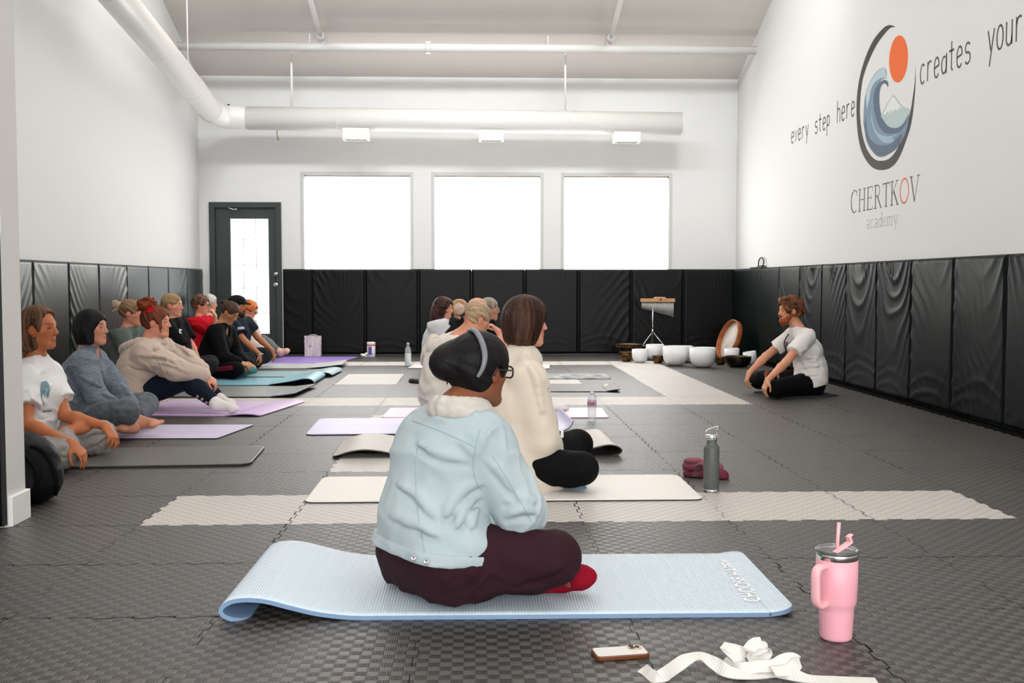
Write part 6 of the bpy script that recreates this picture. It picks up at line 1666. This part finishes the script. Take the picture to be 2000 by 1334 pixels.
ribbon(bm, [fz(1452, 1312, .006), fz(1448, 1300, .02), fz(1440, 1285, .035), fz(1424, 1268, .05), fz(1416, 1262, .055), fz(1432, 1268, .05), fz(1455, 1274, .046), fz(1478, 1268, .056), fz(1496, 1262, .060), fz(1497, 1275, .045), fz(1484, 1287, .034), fz(1468, 1286, .038), fz(1462, 1272, .055), fz(1474, 1258, .070), fz(1488, 1256, .070)],
       [V(1, 0, 0), V(.8, .2, .2), V(.5, .5, .4), V(.3, .6, .7), V(.2, .9, .3), V(.1, .8, .6), V(0, .8, .7), V(0, .7, .8), V(.1, .9, .4), V(0, .8, .6), V(0, .9, .4), V(0, .8, .6), V(0, .7, .7), V(0, .7, .7), V(0, .7, .7)], .032)
ribbon(bm, [fz(1412, 1292, .018), fz(1428, 1303, .014), fz(1450, 1306, .020), fz(1480, 1302, .026), fz(1510, 1300, .024), fz(1532, 1288, .034), fz(1550, 1286, .036), fz(1554, 1298, .026), fz(1540, 1309, .018), fz(1510, 1312, .020)],
       [V(0, .9, .5), V(0, .8, .6), V(0, .7, .7), V(0, .7, .7), V(0, .7, .7), V(0, .8, .6), V(0, .8, .6), V(0, .8, .6), V(0, .8, .5), V(0, .9, .4)], .032)
bmesh.ops.recalc_face_normals(bm, faces=bm.faces); bmo('knot_loops', bm, strapm, st)
# ---- black bag at left behind the partition end
c = V(-2.075, 4.88, 0); bgm = mat('bag_black_nylon', (11, 11, 13), .5, bump=(120, .2), spec=.12); bgs = mat('bag_sheen_panel', (62, 64, 66), .32, bump=(40, .25), spec=.4)
bg = thing('backpack', 'round black backpack standing on the floor beside the partition wall', 'bag', tuple(c))
S = Shape(); S.add(Ell(c+V(0, 0, .155), (.185, .17, .165))); S.add(Ell(c+V(.02, -.02, .09), (.17, .16, .10)), k=.06); S.cut(Half((0, 0, .003), (0, 0, 1)), k=.01); S.disp(folds(7, .006, 1.3))
link('bag_body', mesh_sdf(S, .008, 'bag'), bgm, bg, True)
S = Shape(); S.add(Ell(c+V(-.03, -.055, .190), (.135, .13, .105))); S.disp(folds(17, .010, 2.2)); link('front_panel', mesh_sdf(S, .007, 'panel'), bgs, bg, True)
bm = bmesh.new(); ribbon(bm, [c+V(-.06, -.12, .292), c+V(.02, -.125, .290), c+V(.10, -.13, .235), c+V(.145, -.13, .16), c+V(.14, -.14, .08), c+V(.10, -.15, .03)], [V(.3, 1, 0)]*6, .05, .003); bmesh.ops.recalc_face_normals(bm, faces=bm.faces)
bmo('shoulder_strap', bm, mat('bag_strap', (6, 6, 7), .75, spec=.1), bg)
seam_on(bg.children[0], 'edge_piping', [(58, 872), (74, 876), (90, 890), (103, 915), (110, 950), (104, 985)], mat('bag_strap', (6, 6, 7), .75, spec=.1), .011)
bm = bmesh.new(); tube(bm, bez([c+V(-.09, -.165, .27), c+V(-.075, -.18, .2), c+V(-.09, -.19, .12), c+V(-.085, -.18, .06)], 6), .004, 6); bmo('zip', bm, M_black, bg)
# ================================================================ small things further back
c = center(1156, 815, 7.62); wbm = mat('clear_pet', (236, 242, 246), .06, alpha=.34); wb = thing('water_bottle', 'small clear plastic water bottle with blue and red label on pink mat', 'bottle', tuple(c+V(0, 0, .007)))
z0 = .007; cc = c+V(0, 0, z0)
bm = bmesh.new(); lathe(bm, [(0, .004), (.022, 0), (.030, .004), (.032, .012), (.029, .03), (.032, .045), (.029, .06), (.032, .075), (.0315, .15), (.027, .168), (.014, .186), (.0125, .190), (0, .190)], cc, 28); bmo('bottle_body', bm, wbm, wb)
bm = bmesh.new(); lathe(bm, [(.0325, .098), (.0328, .1), (.0328, .143), (.0325, .145)], cc, 28); lb = bmo('label', bm, mat('label_blue_white', (150, 178, 206), .4, var=((222, 226, 232), 40)), wb)
bm = bmesh.new(); lathe(bm, [(.0332, .108), (.0335, .11), (.0335, .134), (.0332, .136)], cc, 28); bmo('red_mark', bm, mat('label_red', (206, 70, 92), .4, var=((206, 210, 220), 22)), wb)
bm = bmesh.new(); lathe(bm, [(0, .205), (.013, .205), (.0145, .203), (.0145, .190), (0, .190)], cc, 20); bmo('cap', bm, M_white, wb)
c = center(797, 712, 12.75); wb = thing('water_bottle', 'tall slim clear bottle standing on the light tiles near the middle rows', 'bottle', tuple(c))
bm = bmesh.new(); lathe(bm, [(0, 0), (.034, 0), (.037, .006), (.037, .19), (.034, .212), (.016, .245), (.015, .262), (0, .262)], c, 28); bmo('bottle_body', bm, wbm, wb)
bm = bmesh.new(); lathe(bm, [(.0375, .03), (.038, .032), (.038, .155), (.0375, .157)], c, 28); bmo('label', bm, mat('label_white', (226, 228, 230), .4), wb)
bm = bmesh.new(); lathe(bm, [(0, .285), (.016, .285), (.018, .280), (.018, .262), (0, .262)], c, 20); bmo('cap', bm, mat('cap_clear_grey', (196, 200, 202), .3), wb)
# tote bag
Yt = 14.50; x0, x1 = at(596, 690, Yt).x, at(627, 690, Yt).x; zt = at(610, 656, Yt).z
tt = thing('tote_bag', 'upright cream paper bag standing on the purple mat against the pads', 'bag', ((x0+x1)/2, Yt, .008)); S = None
bm = bmesh.new(); n = 8
def wob(a, b): return V(.004*math.sin(a*5+b*3), .006*math.sin(a*3.3+b*7), 0)
vs = {}
for j in range(n+1):
    for i in range(4*n):
        s = i/n; e_ = s % 1; q = [(x0+(x1-x0)*e_, Yt-.05), (x1, Yt-.05+.10*e_), (x1-(x1-x0)*e_, Yt+.05), (x0, Yt+.05-.10*e_)][int(s)]
        z = .009+(zt-.009)*j/n; vs[(i, j)] = bm.verts.new(V(q[0], q[1], z)+wob(i, j)*(j/n+.2))
for j in range(n):
    for i in range(4*n): bm.faces.new((vs[(i, j)], vs[((i+1) % (4*n), j)], vs[((i+1) % (4*n), j+1)], vs[(i, j+1)]))
bm.faces.new([vs[(i, 0)] for i in range(4*n)][::-1]); bmesh.ops.recalc_face_normals(bm, faces=bm.faces)
bmo('bag_body', bm, mat('paper_cream', (222, 210, 204), .8, var=((206, 194, 196), 9, (3, 1, .6)), bump=(30, .5, (3, 1, .7))), tt)
for yy in (-.052, .045):
    bm = bmesh.new(); tube(bm, bez([V(x0+.05, Yt+yy, zt-.02), V(x0+.07, Yt+yy, zt+.012), V(x1-.07, Yt+yy, zt+.012), V(x1-.05, Yt+yy, zt-.02)], 5), .004, 6)
    bmo('handle', bm, mat('paper_handle', (200, 186, 178), .8), tt)
bm = bmesh.new(); lathe(bm, [(.012, 0), (.016, .002), (.012, .004), (.008, .002), (.012, 0)], (0, 0, 0), 16, M=Matrix.Translation(V(x0+.075, Yt-.060, .15)) @ Matrix.Rotation(math.pi/2, 4, 'X')); bmo('printed_ring', bm, mat('print_grey', (150, 152, 156), .8), tt)
c = center(725, 690, 14.45); cn = thing('canister', 'white and purple wipes canister with orange band, standing before the pads', 'canister', tuple(c))
bm = bmesh.new(); lathe(bm, [(0, 0), (.054, 0), (.056, .004), (.056, .168), (0, .168)], c, 32); bmo('tub', bm, mat('tub_white', (226, 224, 226), .4), cn)
bm = bmesh.new()
for a0, a1 in ((-125, -75),):
    g = [[bm.verts.new((c.x+.0568*math.cos(math.radians(a0+(a1-a0)*i/8)), c.y+.0568*math.sin(math.radians(a0+(a1-a0)*i/8)), z)) for i in range(9)] for z in (.03, .14)]
    g2_ = [[bm.verts.new((c.x+.0562*math.cos(math.radians(a0+(a1-a0)*i/8)), c.y+.0562*math.sin(math.radians(a0+(a1-a0)*i/8)), z)) for i in range(9)] for z in (.03, .14)]
    for i in range(8): bm.faces.new((g[0][i], g[0][i+1], g[1][i+1], g[1][i])); bm.faces.new((g2_[1][i], g2_[1][i+1], g2_[0][i+1], g2_[0][i]))
bmo('label', bm, mat('label_purple', (98, 84, 156), .5), cn)
bm = bmesh.new(); lathe(bm, [(.0565, .148), (.057, .15), (.057, .166), (.0565, .168)], c, 32); bmo('band', bm, mat('band_orange', (226, 128, 92), .5), cn)
bm = bmesh.new(); lathe(bm, [(.0575, .168), (.0585, .17), (.0585, .196), (.054, .202), (0, .202)], c, 32); bmo('lid', bm, M_white, cn)
c = center(711, 692, 14.35); S = Shape(); S.add(Ell(c+V(0, 0, .022), (.05, .03, .026)), Ell(c+V(.03, 0, .035), (.025, .03, .03)), k=.01); S.cut(Half((0, 0, .001), (0, 0, 1))); S.disp(lambda P: (.014*vnoise(P*42, 3)).astype(np.float32))
tag(link('crumpled_tissue', mesh_sdf(S, .006, 'tissue'), mat('tissue_white', (232, 228, 228), .9), None, True), 'crumpled white tissue beside the wipes canister', 'tissue')
a, b = flo(800, 747), flo(821, 749); S = Shape(); S.add(Cone(a+V(.02, 0, .014), b+V(0, 0, .014), .030, .024)); S.cut(Half((0, 0, .002), (0, 0, 1))); S.disp(folds(3, .004, 3))
tag(link('dark_pouch', mesh_sdf(S, .006, 'pouch'), mat('pouch_dark', (50, 44, 42), .6), None, True), 'small dark pouch on the floor beside the light tile square', 'pouch')
q = flo(1183, 754, .012); bm = bmesh.new(); prism(bm, [q+V(-.04, -.02, 0), q+V(.04, -.02, 0), q+V(.01, .04, .02)], V(0, 0, .002)); bmesh.ops.recalc_face_normals(bm, faces=bm.faces)
tag(bmo('folded_paper', bm, mat('paper_white', (240, 236, 226), .8)), 'small folded white paper on the far dark grey mat', 'paper')
# ---- crystal and metal singing bowls
frost = mat('frosted_quartz', (238, 238, 238), .45, bump=(300, .1)); 
brassm = mat('hammered_bronze', (122, 88, 52), .36, metal=.85, var=((52, 36, 26), 14, (1, 1, 2)), bump=(70, .5)); dbr = mat('dark_bronze', (70, 54, 40), .34, metal=.8, var=((30, 24, 20), 12), bump=(70, .5))
bi = mat('bronze_inside', (84, 66, 46), .4, metal=.8)
def crystal(px, py, Y, r, h, lab, tilt=0):
    c = center(px, py, Y); t = thing('singing_bowl', lab, 'singing bowl', tuple(c), 'white crystal singing bowls')
    M = Matrix.Translation(c+V(0, 0, (r*math.sin(abs(tilt))*.7 if tilt else 0))) @ Matrix.Rotation(tilt, 4, 'Y')
    pr = [(0, 0), (r*.35, .002), (r*.62, h*.06), (r*.82, h*.17), (r*.94, h*.34), (r, h*.55), (r, h), (r*.955, h), (r*.955, h*.55), (r*.88, h*.36), (r*.6, h*.12), (0, h*.07)]
    bm = bmesh.new(); lathe(bm, pr, (0, 0, 0), 48, M=M); bmo('bowl', bm, frost, t)
    bm = bmesh.new(); lathe(bm, [(r*.955, h), (r*.957, h+.004), (r*.998, h+.004), (r, h)], (0, 0, 0), 48, M=M); bmo('rim', bm, frost, t)
crystal(1250, 700, 13.3, .102, .165, 'small white crystal singing bowl, leftmost of the white bowls')
crystal(1279, 700, 13.72, .118, .20, 'white crystal singing bowl behind the small bronze bowl')
crystal(1319, 705, 12.80, .152, .232, 'large white crystal singing bowl, left of the two largest')
crystal(1334, 700, 13.35, .125, .20, 'white crystal singing bowl mostly hidden between the two largest')
crystal(1372, 708, 12.50, .152, .232, 'large white crystal singing bowl, rightmost of the two largest')
crystal(1429, 700, 13.10, .093, .185, 'small white crystal bowl behind the wide dark bronze bowl')
crystal(1467, 705, 12.85, .080, .15, 'tilted white crystal bowl nearest the instructor', math.radians(-9))
def bronze(px, py, Y, r, h, lab, m, z=0, lip=0):
    c = center(px, py, Y)+V(0, 0, z); t = thing('singing_bowl', lab, 'singing bowl', tuple(c), 'bronze singing bowls')
    pr = [(0, 0), (r*.5, .002), (r*.72, h*.10), (r*.90, h*.35), (r*.99, h*.65), (r*.99, h*.9), (r*(1+lip), h)]
    bm = bmesh.new(); lathe(bm, pr, c, 48); bmo('bowl', bm, m, t)
    bm = bmesh.new(); lathe(bm, [(r*(1+lip), h), (r*(.95+lip), h+.002), (r*.93, h*.85), (r*.85, h*.35), (0, h*.08)], c, 48); bmo('inside', bm, bi, t)
    return t, c
t, c = bronze(1229, 695, 14.02, .165, .19, 'wide black bronze bowl with zigzag rim, leftmost, by the chime stand', dbr, lip=.12)
bm = bmesh.new(); zz = [c+V(math.cos(a)*.176, math.sin(a)*.176, .165+.014*(1 if k % 2 else -1)) for k, a in enumerate([2*math.pi*i/48 for i in range(49)])]; tube(bm, zz, .0035, 5); bmo('zigzag_band', bm, mat('bronze_light', (170, 130, 84), .3, metal=.8), t)
bronze(1223, 700, 13.45, .088, .125, 'round hammered bronze bowl left of the smallest crystal bowl', brassm)
bronze(1272, 690, 14.15, .10, .155, 'dark bronze bowl behind the crystal bowls, under the chime stand', dbr)
bronze(1285, 705, 13.15, .070, .098, 'smallest bronze bowl, in front between two crystal bowls', brassm)
bronze(1407, 708, 12.90, .072, .095, 'small bronze bowl tucked beside the wide dark bowl', brassm)
bronze(1441, 711, 12.55, .158, .128, 'wide low dark bronze bowl nearest the instructor', dbr)
# ---- bar chimes on a stand
Y = 14.35; cw = mat('chime_maple', (206, 158, 108), .45, var=((186, 134, 88), 6, (1, 8, 8))); x0, x1 = at(1251, 585, Y).x, at(1318, 585, Y).x; z0_, z1_ = at(1280, 590, Y).z, at(1280, 583, Y).z; xm = at(1275, 600, Y).x
ch = thing('bar_chimes', 'wooden bar of hanging silver chimes on a tripod stand behind the bowls', 'chimes', (xm, Y, 0))
bm = bmesh.new(); zt2 = at(1280, 580, Y).z
prism(bm, [V(x0, Y-.02, z0_), V(x1, Y-.02, z0_), V(x1, Y-.02, z1_), V(x0+(x1-x0)*.76, Y-.02, z1_), V(x0+(x1-x0)*.70, Y-.02, zt2), V(x0+(x1-x0)*.42, Y-.02, zt2), V(x0+(x1-x0)*.36, Y-.02, z1_), V(x0, Y-.02, z1_)], V(0, .035, 0)); bmesh.ops.recalc_face_normals(bm, faces=bm.faces); br = bmo('wooden_bar', bm, cw, ch, bevel=.002)
bm = bmesh.new(); M = Matrix.Translation(V(x0+(x1-x0)*.58, Y-.021, (z0_+zt2)/2)) @ Matrix.Rotation(math.pi/2, 4, 'X'); lathe(bm, [(0, .004), (.010, .004), (.012, 0), (.012, -.004)], (0, 0, 0), 16, M=M); bmo('knob', bm, M_black, br)
proto_me = None
for k in range(34):
    t = k/33; x = x0+.02+(x1-x0-.04)*t; L_ = .075+.115*t
    bm = bmesh.new(); tube(bm, [V(x, Y-.004, z0_-.010), V(x, Y-.004, z0_-.010-L_)], .0042, 8); tube(bm, [V(x, Y-.004, z0_), V(x, Y-.004, z0_-.012)], .0012, 5); bmo('chime_rod', bm, mat('chime_silver', (206, 204, 198), .4, metal=.35), br)
bm = bmesh.new(); tube(bm, [V(xm, Y, .06), V(xm, Y, z0_+.005)], .008, 12); pole = bmo('pole', bm, steel, ch)
for a in (200, -15, 90):
    d = V(math.cos(math.radians(a)), math.sin(math.radians(a)), 0); hub = V(xm, Y, .34)
    bm = bmesh.new(); tube(bm, [hub, V(xm, Y, .012)+d*.27], .007, 8); tube(bm, [V(xm, Y, .12), hub.lerp(V(xm, Y, .0)+d*.27, .55)], .005, 8); lg = bmo('leg', bm, steel, ch)
    bm = bmesh.new(); e = V(xm, Y, .012)+d*.27; tube(bm, [e+(hub-e)*.14, e], .011, 8); bmo('rubber_foot', bm, M_white, lg)
bm = bmesh.new(); tube(bm, [V(xm, Y, .32), V(xm, Y, .37)], .014, 12); bmo('collar', bm, steel, ch)
# ---- frame drum leaning in the corner
c = at(1424, 658, 13.75); ax = V(-.93, -.20, .34).normalized(); side = ax.cross(V(0, 0, 1)).normalized(); upv = side.cross(ax).normalized()
c.z = .265
dr = thing('frame_drum', 'round wooden frame drum leaning in the corner, hollow side toward the viewer', 'drum', tuple(c)); rr = .262
roll = math.radians(0)
M = Matrix(((side.x, upv.x, ax.x, c.x), (side.y, upv.y, ax.y, c.y), (side.z, upv.z, ax.z, c.z), (0, 0, 0, 1)))
bm = bmesh.new(); lathe(bm, [(rr, -.035), (rr+.004, -.03), (rr+.004, .033), (rr, .036), (rr-.008, .036), (rr-.010, .03), (rr-.010, -.033)], (0, 0, 0), 64, M=M); bmo('wooden_frame', bm, mat('drum_wood', (176, 102, 52), .35, var=((150, 82, 42), 5, (1, 1, 4))), dr)
bm = bmesh.new(); lathe(bm, [(0, -.030), (rr-.010, -.030), (rr-.002, -.036), (0, -.034)], (0, 0, 0), 64, M=M); bmo('drum_skin', bm, mat('drum_hide', (216, 208, 198), .7, var=((200, 190, 180), 5)), dr)
